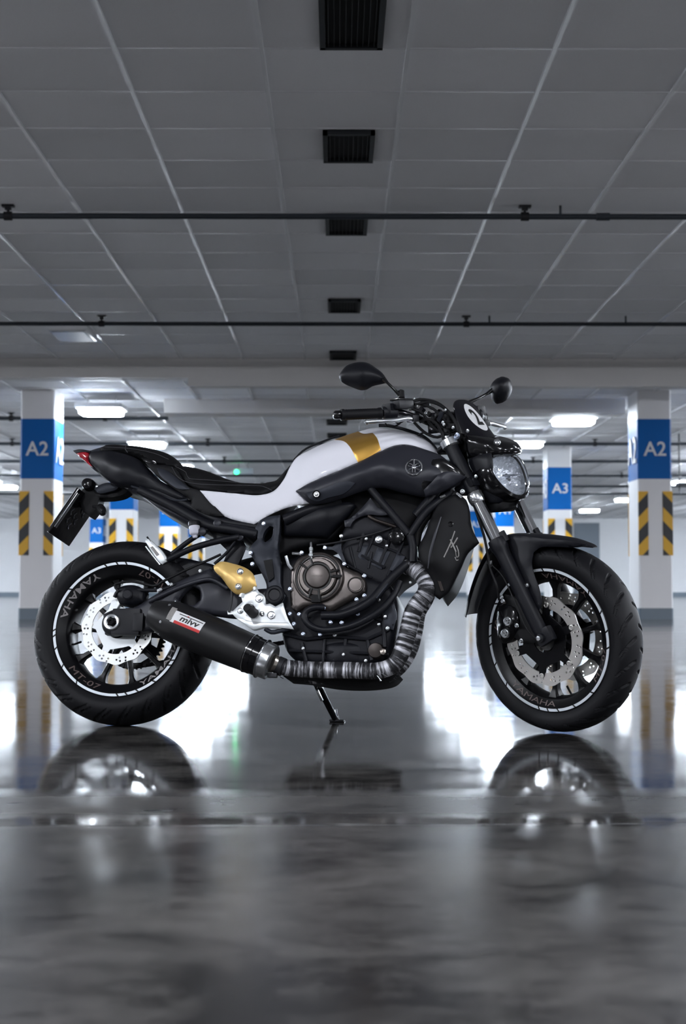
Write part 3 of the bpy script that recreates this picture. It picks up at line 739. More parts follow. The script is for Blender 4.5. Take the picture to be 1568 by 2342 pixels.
def wavy_disc(name, c, y, Ro, Ri, waves, m, parent, th=.0045, rot=0, amp=.0028, holes=1):
    n = waves * 14; out = np.array([[ (Ro - amp + amp * math.cos(waves * t) * (1)) * math.cos(t + rot), (Ro - amp + amp * math.cos(waves * t)) * math.sin(t + rot)] for t in np.linspace(0, 2 * math.pi, n, endpoint=False)])
    H = [np.array([[Ri * math.cos(t), Ri * math.sin(t)] for t in np.linspace(0, 2 * math.pi, 72, endpoint=False)])]
    for k in range(waves):
        for rr, da in ((.84, 0), (.90, .12), (.77, .12), (.93, .30), (.82, .33)):
            rad = Ri + (Ro - Ri) * (rr - .62) / .42; t0 = rot + 2 * math.pi * k / waves + da * 2 * math.pi / waves * 1.6
            q = .0034
            H.append(np.array([[rad * math.cos(t0) + q * math.cos(t), rad * math.sin(t0) + q * math.sin(t)] for t in np.linspace(0, 2 * math.pi, 8, endpoint=False)]))
    v, f = cdt(out, H, []); v = v.copy()
    P = [(c[0] + a, y, c[2] + b) for a, b in v]
    return mk(name, *solid(P, f, [np.array([0, th, 0])] * len(P)), m, parent, smooth=True, angle=30)
def carrier(name, c, y, Ro, Ri, arms, m, parent, rot=0, th=.006):
    out = []
    for k in range(arms):
        t0 = rot + 2 * math.pi * k / arms; s = math.pi / arms
        for dt, r in ((-.62 * s, Ri * 1.25), (-.30 * s, Ri * 1.32), (-.16 * s, Ro), (.16 * s, Ro), (.30 * s, Ri * 1.32), (.62 * s, Ri * 1.25)): out.append([r * math.cos(t0 + dt), r * math.sin(t0 + dt)])
    H = [np.array([[Ri * .62 * math.cos(t), Ri * .62 * math.sin(t)] for t in np.linspace(0, 2 * math.pi, 40, endpoint=False)])]
    v, f = cdt(np.array(out), H, []); P = [(c[0] + a, y, c[2] + b) for a, b in v]
    o = mk(name, *solid(P, f, [np.array([0, th, 0])] * len(P)), m, parent, smooth=False)
    g = G()
    for k in range(arms):
        t0 = rot + 2 * math.pi * k / arms; p = V3((c[0] + Ro * .985 * math.cos(t0), y + .001, c[2] + Ro * .985 * math.sin(t0)))
        g.lathe(p, [(.0085, 0), (.0085, .003), (.006, .0035), (.0045, .002)], (0, -1, 0), 16)
    g.make('disc_button', 'disc_steel', parent)
    return o
rearw, rc = wheel(False)
frontw, fc = wheel(True)
wavy_disc('brake_disc', rc, -.088, .1215, .086, 11, 'disc_rear_steel', rearw, rot=.2)
carrier('disc_carrier', rc, -.085, .093, .055, 5, 'cast_silver', rearw, rot=.5)
for s in (-1, 1):
    wavy_disc('brake_disc', fc, s * .066 - .002, .141, .1, 12, 'disc_steel', frontw, rot=.1)
    carrier('disc_carrier', fc, s * .066 - .003 + (0 if s < 0 else .002), .112, .062, 6, 'gloss_black', frontw, rot=.35)
def sprocket():
    n = 43; out = []
    for k in range(n):
        for dt, r in ((0, .1085), (.28, .108), (.5, .1), (.72, .0995)): t = 2 * math.pi * (k + dt) / n; out.append([r * math.cos(t), r * math.sin(t)])
    H = [np.array([[.035 * math.cos(t), .035 * math.sin(t)] for t in np.linspace(0, 6.283, 30, endpoint=False)])]
    for k in range(5):
        H.append(np.array([[.073 * math.cos(a) * (1 + .0) , .073 * math.sin(a)] for a in []] or [[r * math.cos(a), r * math.sin(a)] for r, a in [(.063, 1.256 * k - .36), (.063, 1.256 * k + .36), (.086, 1.256 * k + .40), (.088, 1.256 * k), (.086, 1.256 * k - .40)]]))
    v, f = cdt(np.array(out), H, []); P = [(rc[0] + a, .098, rc[2] + b) for a, b in v]
    mk('sprocket', *solid(P, f, [np.array([0, .007, 0])] * len(P)), 'steel_dark', rearw, smooth=False)
    g = G(); ctr = np.array([.56, .101, .335]); r1 = .1; r2 = .036
    loop = [(rc[0] + r1 * math.cos(a), .101, rc[2] + r1 * math.sin(a)) for a in np.linspace(math.pi / 2 + .05, 1.5 * math.pi - .05, 22)] + \
        [(ctr[0] + r2 * math.cos(a), .101, ctr[2] + r2 * math.sin(a)) for a in np.linspace(-math.pi / 2, math.pi / 2, 8)]
    loop.append(loop[0]); g.tube([V3(p) for p in loop], .0075, 6, smooth=False)
    L_ = [Vector(p) for p in loop]; 
    for i in range(len(L_) - 1):
        n_ = max(1, int((L_[i + 1] - L_[i]).length / .0159))
        for k in range(n_): g.lathe(L_[i].lerp(L_[i + 1], k / n_) + Vector((0, -.009, 0)), [(.0062, 0), (.0062, .018)], (0, 1, 0), 8)
    part(g, 'drive_chain', 'steel_dark')
sprocket()
# ---------------------------------------------------------------- swingarm, axle
y0 = -.125
arm = panel('swingarm', [(234, 1404, y0), (262, 1392, y0), (300, 1390, y0), (345, 1364, -.12), (420, 1322, -.115), (478, 1299, -.11), (500, 1318, -.11), (530, 1352, -.115), (560, 1350, -.115), (610, 1345, -.11), (648, 1350, -.105), (652, 1385, -.105), (600, 1412, -.11), (540, 1412, -.115), (470, 1404, -.118), (410, 1402, -.12), (362, 1420, -.122), (345, 1442, y0), (300, 1448, y0), (238, 1450, y0)],
    'graphite', BIKE, ctrl=[(300, 1420, -.13), (400, 1360, -.128), (500, 1350, -.125)], th=.034, edge=.008, er=.014,
    holes=[[(422, 1352, -.118), (440, 1340, -.118), (456, 1350, -.118), (458, 1372, -.118), (440, 1384, -.118), (420, 1380, -.118), (405, 1374, -.118)]])
mirror(arm, 'swingarm')
tub('swingarm_rib', [(340, 1376, -.132), (400, 1348, -.132), (450, 1330, -.13), (485, 1326, -.128), (520, 1345, -.128)], .007, 'graphite')
g = G(); a = V3(Lb(600, 1375, -.10)); b = a.copy(); b.y = .10; g.tube([a, b], .03, 16, smooth=False); g.tube([Vector((.20, -.09, .36)), Vector((.20, .09, .36))], .001, 4, smooth=False)
part(g, 'swingarm_pivot', 'graphite')
ax = V3(Lb(258, 1424, -.135)); g = G()
g.box(V3(Lb(290, 1423, -.129)), (.094, .03, .086), bev=.008); g.box(V3(Lb(316, 1423, -.142)), (.034, .012, .06), bev=.006)
part(g, 'chain_adjuster', 'satin_black')
g = G(); g.lathe(ax, [(.027, .004), (.027, -.012), (.024, -.016), (.0175, -.015), (.0165, -.009), (.001, -.009)], (0, 1, 0), 40); part(g, 'axle_washer', 'silver')
g = G(); g.lathe(ax + Vector((0, -.008, 0)), [(.0155, .0), (.0155, .012), (.012, .016), (.006, .016), (.005, .01)], (0, -1, 0), 6); part(g, 'axle_nut', 'gloss_black')
g = G(); g.lathe(ax, [(.041, .03), (.041, .012), (.038, .004), (.03, .0), (.02, 0)], (0, 1, 0), 40); part(g, 'hub_cover', 'satin_black')
g = G(); g.lathe(ax + Vector((0, -.01, 0)), [(.012, 0), (.012, .29)], (0, 1, 0), 16); part(g, 'axle', 'steel_dark')
# rear caliper with its bracket and hose
cal = panel('rear_caliper', [(266, 1345, -.12), (284, 1338, -.12), (318, 1341, -.12), (330, 1352, -.12), (328, 1376, -.12), (300, 1384, -.12), (272, 1380, -.12), (264, 1362, -.12)], 'satin_black', BIKE, ctrl=[(296, 1360, -.135)], th=.05, edge=.007, er=.01)
g = G(); g.lathe(V3(Lb(292, 1360, -.134)), [(.017, 0), (.017, .006), (.013, .009)], (0, -1, 0), 20); part(g, 'piston_cap', 'engine_black', parent=cal)
tub('caliper_bracket', [(262, 1366, -.115), (276, 1349, -.12), (330, 1350, -.118), (372, 1348, -.118), (402, 1336, -.118)], .0065, 'satin_black')
panel('caliper_hanger', [(256, 1372, -.098), (272, 1367, -.098), (276, 1378, -.098), (268, 1390, -.098), (262, 1402, -.098), (270, 1430, -.098), (252, 1440, -.098), (246, 1420, -.098), (248, 1395, -.098)], 'cast_silver', BIKE, th=.006, edge=.001)
g = G()
for px, py in ((367, 1349), (392, 1337), (363, 1351), (458, 1306)): g.bolt(V3(Lb(px, py, -.125)), .0048, .007)
part(g, 'banjo_bolt', 'silver')
tub('rear_brake_hose', [(272, 1352, -.125), (262, 1338, -.12), (300, 1330, -.11), (352, 1340, -.11), (372, 1330, -.12), (420, 1306, -.125), (470, 1284, -.12), (505, 1268, -.11)], .0042, 'rubber_soft')
# ---------------------------------------------------------------- silencer
ends = [(338, 1399, -.172), (352, 1403, -.174), (391, 1419, -.178), (480, 1457, -.180), (560, 1490, -.178), (601, 1507, -.175)]
P = PL(ends); d = (P[-1] - P[2]).normalized()
L0 = P[-1] - d * .40
rad = [.036, .047, .063, .0655, .062, .0575]; stations = [-.012, .0, .055, .16, .30, .345]
prof = []
Lm = (P[-1] - P[2]).length
s0 = P[2] - d * .062
prof = [(.030, .012), (.030, -.004), (.040, -.006), (.0445, .002), (.050, .02), (.0635, .062), (.0655, .10), (.0655, .16), (.064, .24), (.0605, .062 + Lm - .05)]
tot = prof[-1][1]
mf = part(G().lathe(s0, prof, d, 64), 'silencer', 'muffler_carbon')
g = G(); e1 = tot; g.lathe(s0, [(.058, e1 - .002), (.061, e1), (.061, e1 + .022), (.0585, e1 + .024), (.0585, e1 + .044), (.0605, e1 + .046), (.060, e1 + .05), (.05, e1 + .05)], d, 64); g.make('end_cap', 'gloss_black', mf)
g = G()
for q in (.002, .046): g.lathe(s0, [(.0605, e1 + q), (.0632, e1 + q + .0015), (.0632, e1 + q + .0035), (.0605, e1 + q + .005)], d, 64)
g.make('strap', 'chrome', mf)
g = G(); g.lathe(s0, [(.057, e1 + .05), (.0575, e1 + .052), (.0565, e1 + .078), (.052, e1 + .082), (.03, e1 + .083)], d, 64); g.make('collar', 'silver', mf)
g = G(); q0 = s0 + d * (e1 + .080); q1 = V3(Lb(634, 1521, -.165)); g.tube([q0, q0.lerp(q1, .5), q1], [.031, .0285, .025], 32, smooth=False); part(g, 'link_pipe', 'titanium')
g = G(); g.tube([q1, q1 + d * .02], .029, 24, smooth=False); g.box(q1 + Vector((-.012, -.01, -.034)), (.03, .02, .014), bev=.003); part(g, 'pipe_clamp', 'steel_dark')
# rivets and sticker on the silencer
def on_muffler(s, th):      # s along the axis from s0, th angle from facing the viewer towards the top
    r = np.interp(s, [q[1] for q in prof[4:]], [q[0] for q in prof[4:]]); n = Vector((0, -1, 0)); n = (n - d * n.dot(d)).normalized(); u = -n.cross(d)
    if u.z < 0: u = -u
    return s0 + d * s + (n * math.cos(th) + u * math.sin(th)) * r, (n * math.cos(th) + u * math.sin(th))
g = G()
for s_, th in ((.052, .72), (.052, -.35), (.052, -1.2), (.052, 1.5)):
    p, n = on_muffler(s_, th); g.bolt(p - n * .001, .004, .003, n)
g.make('rivet', 'silver', mf)
def sticker(name, s1, s2, t1, t2, m, lift, skew=0.0, n=14, cut=None):
    V = []; W_ = []
    for i in range(n + 1):
        for j in range(7):
            th = t1 + (t2 - t1) * j / 6; s_ = s1 + (s2 - s1) * i / n + skew * (th - t1); p, q = on_muffler(s_, th); V.append(p + q * lift); W_.append(q * -.0006)
    f = [(i * 7 + j, i * 7 + j + 1, (i + 1) * 7 + j + 1, (i + 1) * 7 + j) for i in range(n) for j in range(6)]
    return mk(name, *solid(V, f, W_), m, mf, smooth=False)
sticker('sticker', .080, .183, -.12, .50, 'sticker_white', .0009, skew=.006)
sticker('sticker_strip', .093, .183, -.12, .02, 'sticker_red', .0012, skew=.006)
sticker('sticker_bar', .100, .182, .37, .41, 'sticker_black', .0012, skew=.006)
sticker('worn_patch', .066, .084, -.08, .62, 'sticker_grey', .0010)
def mtext(s, sc, tc, size, m, lift, bold=0):
    v, f = text2d(s, size, bold=bold); V = []; W_ = []
    for a, b in v:
        p, q = on_muffler(sc + a * 1.3 + b * .25, tc + b / .0655); V.append(p + q * lift); W_.append(q * -.0005)
    mk('lettering', *solid(V, f, W_), m, mf, smooth=False)
mtext('mivv', .140, .075, .0185, 'sticker_black', .0013, .03)
sticker('sticker_dot', .1275, .1325, .40, .44, 'sticker_red', .0015)
# ---------------------------------------------------------------- exhaust headers in heat wrap
hp = [(636, 1522, -.165), (660, 1528, -.15), (720, 1532, -.135), (800, 1533, -.13), (862, 1534, -.13), (900, 1520, -.13), (921, 1484, -.13), (934, 1440, -.13), (944, 1400, -.13), (958, 1378, -.13), (974, 1356, -.13), (976, 1334, -.13), (962, 1312, -.128), (944, 1300, -.12), (928, 1296, -.10)]
tub('exhaust_header', hp, [.0255] * 6 + [.027, .0275, .0275, .0275, .0285, .0285, .0275, .026, .025], 'heat_wrap', seg=24)
hp2 = [(700, 1545, -.02), (860, 1545, -.03), (905, 1530, -.04), (934, 1490, -.04), (948, 1440, -.04), (955, 1400, -.04), (972, 1370, -.04), (980, 1340, -.04), (966, 1308, -.04), (945, 1290, -.04)]
tub('exhaust_header', hp2, .0265, 'heat_wrap', seg=20)
tub('header_tip', [(950, 1288, -.12), (962, 1296, -.13), (985, 1330, -.13)], .012, 'silver', seg=14)
panel('exhaust_box', [(640, 1528, -.10), (700, 1520, -.1), (800, 1518, -.1), (880, 1520, -.1), (905, 1535, -.1), (890, 1550, -.1), (855, 1559, -.1), (760, 1560, -.1), (690, 1549, -.1), (645, 1545, -.1)], 'matte_black', BIKE, sym=True, edge=.02, er=.03)
g = G()
for px, py, dx, dy in ((866, 1548, 3, 10), (862, 1545, 10, 12), (872, 1540, 14, 8), (621, 1540, -4, 8), (640, 1548, 8, 4)): g.tube([V3(Lb(px, py, -.15)), V3(Lb(px + dx, py + dy, -.155))], .0012, 5, smooth=False)
part(g, 'wrap_tie', 'silver')
# ---------------------------------------------------------------- side stand
foot = Lb(768, 1648, .262); A_ = V3(Lb(716, 1545, .10)); B_ = V3(foot)
st = part(G().tube([A_, A_.lerp(B_, .3), B_], [.014, .012, .0105], 14, smooth=False, flat=.7), 'side_stand', 'gloss_black')
g = G(); g.box(B_ + Vector((.004, .008, -.001)), (.05, .04, .007), rz(0) is not None and Matrix.Rotation(-LEAN * 0, 3, 'X'), bev=.003); g.make('stand_foot', 'steel_dark', st)
part(G().tube(PL([(768, 1622, .26), (770, 1636, .262), (775, 1650, .262)]), .004, 8), 'stand_tang', 'chrome', parent=st)
panel('stand_bracket', [(706, 1535, .09), (736, 1540, .09), (735, 1572, .09), (722, 1578, .09), (712, 1560, .09)], 'gloss_black', BIKE, th=.03, edge=.004)
part(G().tube(PL([(722, 1572, .105), (730, 1590, .11), (736, 1602, .12)]), .005, 8), 'stand_spring', 'silver')
# ---------------------------------------------------------------- engine
def sy(px, py, y): return (px, py, y)
eng = panel('crankcase', [(640, 1290, -.13), (700, 1262, -.13), (770, 1272, -.13), (800, 1300, -.13), (850, 1320, -.13), (888, 1330, -.13), (905, 1365, -.13), (905, 1420, -.13), (895, 1480, -.125), (885, 1512, -.12), (840, 1524, -.12), (760, 1524, -.12), (690, 1518, -.12), (655, 1490, -.12), (640, 1440, -.125), (628, 1380, -.13), (628, 1320, -.13)], 'engine_black', BIKE, sym=True, edge=.02, er=.03)
cyl = panel('cylinder_block', [(770, 1262, -.125), (800, 1222, -.125), (820, 1195, -.125), (880, 1196, -.125), (930, 1224, -.125), (950, 1250, -.12), (940, 1290, -.12), (905, 1318, -.12), (880, 1345, -.12), (840, 1330, -.125), (800, 1300, -.13)], 'engine_black', BIKE, sym=True, edge=.012, er=.02)
hd = panel('cylinder_head', [(775, 1235, -.13), (790, 1200, -.13), (815, 1178, -.13), (850, 1170, -.13), (905, 1182, -.13), (925, 1204, -.13), (945, 1225, -.13), (950, 1246, -.125), (915, 1250, -.13), (870, 1235, -.13), (820, 1232, -.13)], 'engine_black', BIKE, sym=True, edge=.012, er=.02, ctrl=[(860, 1205, -.14)])
# ribs and webs of the castings
def ribs(lst, m='engine_black', y=-.128, name='casting_rib', par=cyl):
    g = G()
    for pts, r in lst: g.tube(PL([(a, b, y) for a, b in pts]), r, 8, smooth=False)
    g.make(name, m, par)
ribs([([(838, 1196), (820, 1262)], .006), ([(866, 1200), (836, 1270)], .005), ([(900, 1212), (868, 1290)], .006), ([(846, 1240), (906, 1262)], .004), ([(800, 1252), (812, 1300)], .005),
      ([(826, 1270), (880, 1298)], .005), ([(850, 1262), (842, 1300)], .004), ([(922, 1240), (886, 1318)], .005), ([(905, 1262), (925, 1275)], .004), ([(815, 1232), (870, 1222)], .004), ([(790, 1290), (850, 1322)], .004)])
panel('casting_web', [(826, 1248, -.131), (850, 1243, -.131), (838, 1282, -.131), (816, 1276, -.131)], 'slate_metal', cyl, th=.01, edge=.003)
panel('casting_web', [(862, 1252, -.131), (892, 1262, -.131), (872, 1302, -.131), (848, 1290, -.131)], 'slate_metal', cyl, th=.01, edge=.003)
panel('casting_web', [(906, 1268, -.136), (926, 1272, -.136), (905, 1310, -.136), (890, 1302, -.136)], 'slate_metal', cyl, th=.01, edge=.003)
ribs([([(648, 1450), (700, 1462), (760, 1455), (840, 1462), (890, 1440)], .006), ([(690, 1470), (700, 1512)], .006), ([(742, 1462), (738, 1516)], .005), ([(790, 1462), (786, 1508)], .006), ([(840, 1465), (850, 1510)], .006), ([(660, 1488), (888, 1496)], .005), ([(875, 1400), (880, 1480)], .007), ([(855, 1412), (900, 1430)], .006)], par=eng, y=-.130)
panel('sump', [(700, 1470, -.10), (870, 1474, -.10), (862, 1524, -.095), (710, 1524, -.095)], 'engine_black', eng, sym=True, edge=.012, er=.02, ctrl=[(780, 1500, -.138)])
g = G(); disc(g, 862, 1492, -.10, [(.026, 0), (.026, .03), (.022, .04), (.008, .042)]); g.make('oil_filter', 'bronze_dark', eng)
g = G(); disc(g, 876, 1491, -.14, [(.01, 0), (.01, .006), (.006, .008)], seg=6); g.make('sump_bolt', 'titanium', eng)
panel('cover_flange', [(870, 1384, -.136), (900, 1378, -.136), (906, 1408, -.136), (898, 1440, -.136), (884, 1436, -.136), (872, 1420, -.136)], 'slate_metal', eng, th=.012, edge=.003)
# clutch cover
yc = -.150
clu = panel('clutch_cover', [(662, 1352, yc), (664, 1388, yc), (677, 1399, yc), (702, 1386, yc), (740, 1392, yc), (752, 1399, yc), (790, 1378, yc), (820, 1362, yc), (834, 1352, yc), (836, 1332, yc), (826, 1314, yc), (803, 1303, yc), (785, 1294, yc), (772, 1277, yc), (730, 1263, yc), (684, 1274, yc), (668, 1296, yc), (664, 1326, yc)],
    'engine_bronze', BIKE, th=.04, edge=.006, er=.009, ctrl=[(790, 1345, yc - .003), (680, 1380, yc)])
cc = V3(Lb(729, 1322, yc))
g = G(); g.lathe(cc, [(.080, 0), (.080, .012), (.0775, .017), (.073, .019), (.070, .017), (.068, .013), (.062, .013), (.060, .016), (.058, .022), (.045, .024), (.043, .019), (.040, .019), (.038, .026), (.035, .030), (.03, .031), (.012, .033), (.001, .0332)], (0, -1, 0), 80)
g.make('clutch_dome', 'engine_bronze', clu)
g = G(); g.lathe(cc, [(.0705, .0135), (.071, .0185), (.0665, .0185), (.066, .0135)], (0, -1, 0), 80, closed=True); g.lathe(cc, [(.0445, .019), (.0445, .0255), (.0395, .0255), (.0395, .019)], (0, -1, 0), 64, closed=True)
for a, wd in ((128, 15), (8, 10), (262, 14)):
    for da in (-wd, wd):
        t = math.radians(a + da); q = Vector((math.cos(t), 0, math.sin(t))); g.tube([cc + q * .041 + Vector((0, -.025, 0)), cc + q * .072 + Vector((0, -.021, 0))], .0034, 8, smooth=False)
g.make('groove', 'sticker_black', clu)
g = G(); t = math.radians(268); q = Vector((math.cos(t), 0, math.sin(t))); g.box(cc + q * .070 + Vector((0, -.016, 0)), (.03, .016, .024), bev=.003); t = math.radians(2); q = Vector((math.cos(t), 0, math.sin(t))); g.box(cc + q * .062 + Vector((0, -.021, 0)), (.03, .006, .007), bev=.002); g.make('clamp_lug', 'matte_black', clu)
g = G(); 
for a0, a1 in ((150, 240), (285, 352), (25, 108)):
    n = 12; V = []
    for k in range(n + 1):
        t = math.radians(a0 + (a1 - a0) * k / n)
        for r in (.047, .056): V.append(cc + Vector((r * math.cos(t), -.0300, r * math.sin(t))))
    f = [(2 * k, 2 * k + 1, 2 * k + 3, 2 * k + 2) for k in range(n)]; g.add(*solid(V, f, [np.array([0, .008, 0])] * len(V)))
g.make('raised_segment', 'engine_bronze', clu)
v, f = text2d('YAMAHA', .006); Pq = [np.array(cc) + np.array([a, -.0330 - .0004, b - .003]) for a, b in v]; mk('lettering', *solid(Pq, f, [np.array([0, .0008, 0])] * len(Pq)), 'bronze_dark', clu, smooth=False)
g = G(); disc(g, 813, 1338, yc - .004, [(.0255, -.004), (.0255, .004), (.0235, .006), (.0235, .0035), (.022, .0035), (.02, .006), (.001, .0065)], seg=40); g.make('inspection_cap', 'engine_bronze', clu)
g = G(); disc(g, 813, 1338, yc - .006, [(.0245, 0), (.0245, .0025), (.0226, .0025), (.0226, 0)], seg=40, closed=True); g.make('groove', 'sticker_black', clu)
g = G()
for x, y in ((690, 1264), (743, 1253), (787, 1290), (833, 1317), (833, 1362), (815, 1371), (740, 1391), (818, 1404), (684, 1405), (663, 1404), (672, 1427), (693, 1450), (732, 1451), (663, 1347), (756, 1423), (781, 1424)): g.bolt(V3(Lb(x, y, yc - .006)), .0052, .007)
part(g, 'cover_bolt', 'bolt_blue', parent=clu)
g = G()
for x, y, yy, r in ((866, 1234, -.146, .0095), (837, 1232, -.146, .004), (884, 1248, -.146, .0035), (780, 1226, -.14, .005), (693, 1483, -.135, .004), (785, 1497, -.14, .004), (836, 1511, -.14, .004), (880, 1410, -.145, .0045), (866, 1372, -.14, .004), (886, 1437, -.145, .005), (866, 1428, -.14, .004), (765, 1452, -.14, .005), (938, 1332, -.10, .004)): g.bolt(V3(Lb(x, y, yy)), r, r)
part(g, 'engine_bolt', 'silver', parent=eng)
g = G(); p = [V3(Lb(711, 1240, -.165)), V3(Lb(711, 1283, -.17))]; dd = (p[1] - p[0]).normalized(); g.lathe(p[0], [(.003, 0), (.0045, .004), (.0045, .018), (.0075, .019), (.0075, .028), (.006, .03), (.006, .04), (.0085, .041), (.0085, .048), (.005, .05), (.005, .062)], dd, 14); part(g, 'clutch_pushrod', 'chrome', parent=clu)
ribs([([(668, 1266), (688, 1266)], .005), ([(654, 1272), (660, 1292), (668, 1302)], .006)], m='silver', y=-.15, name='clutch_arm', par=clu)
# mounting arms and brackets above the clutch
panel('cable_bracket', [(744, 1250, -.152), (760, 1250, -.152), (772, 1238, -.152), (780, 1240, -.152), (780, 1256, -.152), (790, 1285, -.152), (784, 1290, -.152), (774, 1268, -.152), (762, 1258, -.152), (746, 1256, -.152)], 'slate_metal', BIKE, th=.006, edge=.002)
tub('clutch_cable', [(724, 1247, -.16), (762, 1242, -.16), (800, 1234, -.155), (850, 1222, -.15), (905, 1204, -.14)], .0032, 'steel_dark')
panel('head_bracket', [(786, 1190, -.15), (798, 1186, -.15), (815, 1172, -.15), (836, 1150, -.15), (846, 1138, -.15), (856, 1150, -.15), (866, 1162, -.15), (880, 1166, -.15), (890, 1176, -.15), (870, 1178, -.15), (846, 1176, -.15), (826, 1180, -.15), (806, 1192, -.15), (800, 1204, -.15), (788, 1204, -.15)], 'graphite', BIKE, th=.014, edge=.004)
tub('coil_lead', [(842, 1180, -.145), (860, 1190, -.148), (890, 1200, -.148), (905, 1205, -.145)], .0055, 'bronze_dark')
g = G(); disc(g, 907, 1226, -.145, [(.026, 0), (.026, .008), (.022, .011), (.019, .009), (.001, .009)], seg=36); part(g, 'frame_plug', 'gloss_black')
# hoses
for pts, r in (([(930, 1290, -.14), (905, 1312, -.15), (880, 1338, -.155), (852, 1370, -.165), (822, 1390, -.168), (780, 1406, -.168), (735, 1408, -.168)], .0135),
               ([(915, 1330, -.14), (900, 1362, -.15), (872, 1394, -.16), (838, 1416, -.165), (795, 1434, -.168), (740, 1441, -.168), (708, 1430, -.168), (696, 1412, -.168), (702, 1396, -.168), (722, 1389, -.166), (742, 1390, -.160)], .0105)):
    tub('water_hose', pts, r, 'satin_black', seg=18)
tub('water_pipe', [(905, 1310, -.155), (860, 1368, -.172)], .004, 'slate_metal')
# ---------------------------------------------------------------- frame
for pts, r, n in (([(832, 1098, -.155), (850, 1122, -.155), (890, 1168, -.155), (934, 1221, -.152)], .0118, 'frame_tube'), ([(1030, 1128, -.12), (998, 1150, -.145), (970, 1176, -.15), (950, 1204, -.152), (937, 1224, -.152)], .0118, 'frame_tube'),
        ([(937, 1222, -.15), (944, 1250, -.145), (944, 1285, -.14)], .013, 'frame_tube'), ([(1036, 1062, -.05), (1010, 1100, -.10), (985, 1140, -.13), (950, 1180, -.13)], .016, 'frame_tube'), ([(780, 1145, -.13), (700, 1170, -.14), (650, 1190, -.14)], .018, 'frame_tube')):
    o = tub(n, pts, r, 'satin_black', seg=16); mirror(o)
panel('frame_core', [(640, 1180, -.10), (720, 1150, -.10), (850, 1110, -.1), (960, 1110, -.09), (1040, 1080, -.07), (1030, 1120, -.07), (975, 1165, -.08), (935, 1215, -.09), (890, 1180, -.09), (800, 1190, -.1), (760, 1230, -.1), (660, 1260, -.1), (600, 1300, -.1), (590, 1240, -.1)], 'matte_black', BIKE, sym=True, edge=.01, er=.02)
pv = panel('pivot_bracket', [(583, 1206, -.155), (599, 1186, -.155), (618, 1180, -.152), (640, 1177, -.150), (638, 1215, -.152), (634, 1252, -.155), (640, 1290, -.158), (642, 1340, -.160), (652, 1362, -.160), (644, 1380, -.160), (629, 1385, -.160), (613, 1380, -.160), (605, 1360, -.160), (609, 1342, -.160), (598, 1312, -.158), (584, 1286, -.156), (568, 1262, -.155), (572, 1250, -.155), (588, 1232, -.155)],
    'slate_metal', BIKE, th=.03, edge=.004, er=.006, ctrl=[(615, 1280, -.168)], holes=[[(606, 1212, -.155), (616, 1202, -.155), (624, 1204, -.155), (620, 1228, -.155), (606, 1240, -.155), (600, 1234, -.155)]])
mirror(pv, 'pivot_bracket')
panel('bracket_recess', [(602, 1282, -.170), (622, 1278, -.170), (626, 1320, -.170), (614, 1330, -.170)], 'matte_black', pv, th=.008, edge=.001)
g = G(); disc(g, 629, 1362, -.158, [(.030, 0), (.030, .012), (.026, .016), (.020, .017), (.017, .013), (.001, .013)], seg=36); part(g, 'pivot_cap', 'satin_black', parent=pv)
g = G()
for x, y in ((603, 1198), (573, 1265), (577, 1290)): g.bolt(V3(Lb(x, y, -.160)), .0055, .007)
part(g, 'bracket_bolt', 'bolt_blue', parent=pv)
# white footrest plate
fp = panel('footrest_plate', [(550, 1362, -.175), (562, 1354, -.175), (574, 1348, -.175), (586, 1346, -.175), (592, 1354, -.175), (603, 1361, -.175), (607, 1382, -.175), (616, 1380, -.175), (629, 1387, -.175), (646, 1378, -.17), (652, 1400, -.17), (657, 1414, -.17), (671, 1439, -.17), (640, 1438, -.172), (602, 1436, -.175), (579, 1441, -.175), (565, 1432, -.175), (539, 1413, -.175), (531, 1404, -.175), (520, 1405, -.175), (519, 1397, -.175), (532, 1397, -.175), (541, 1388, -.175), (554, 1376, -.175)], 'cast_silver', BIKE, th=.012, edge=.003, er=.004,
    holes=[[(566, 1384, -.175), (574, 1381, -.175), (582, 1388, -.175), (586, 1400, -.175), (576, 1412, -.175), (568, 1404, -.175)]])
mirror(fp)
panel('plate_edge', [(540, 1413, -.182), (575, 1420, -.182), (620, 1423, -.182), (658, 1423, -.182), (670, 1438, -.180), (602, 1434, -.182), (579, 1439, -.182), (562, 1428, -.182)], 'cast_silver', fp, th=.008, edge=.003)
g = G()
for x, y, r in ((592, 1369, .011), (620, 1407, .011), (549, 1397, .008)): disc(g, x, y, -.176, [(r * 1.15, 0), (r * 1.15, .003), (r * .95, .004), (r * .9, .002), (r * .6, .002), (r * .55, .009), (r * .3, .009)], seg=20)
part(g, 'plate_bolt', 'silver', parent=fp)
g = G(); a = V3(Lb(581, 1404, -.172)); g.tube([a, a + Vector((-.004, -.085, .004))], [.017, .013], 12, smooth=False, flat=.8); part(g, 'footpeg', 'rubber_soft')
g = G(); disc(g, 572, 1388, -.176, [(.009, 0), (.009, .006), (.004, .007)], seg=16); disc(g, 599, 1404, -.176, [(.008, 0), (.008, .004), (.003, .005)], seg=16); part(g, 'peg_pivot', 'chrome', parent=fp)
tub('brake_pedal_link', [(530, 1350, -.17), (529, 1375, -.172), (523, 1400, -.176)], .0042, 'steel_dark')
tub('brake_pedal', [(606, 1438, -.165), (620, 1446, -.165), (636, 1444, -.165), (662, 1437, -.165)], .007, 'slate_metal')
for q in ([(556, 1352, -.175), (551, 1366, -.175)], [(578, 1338, -.175), (584, 1350, -.175)]): tub('plate_arm', q, .008, 'cast_silver', parent=fp, smooth=False)
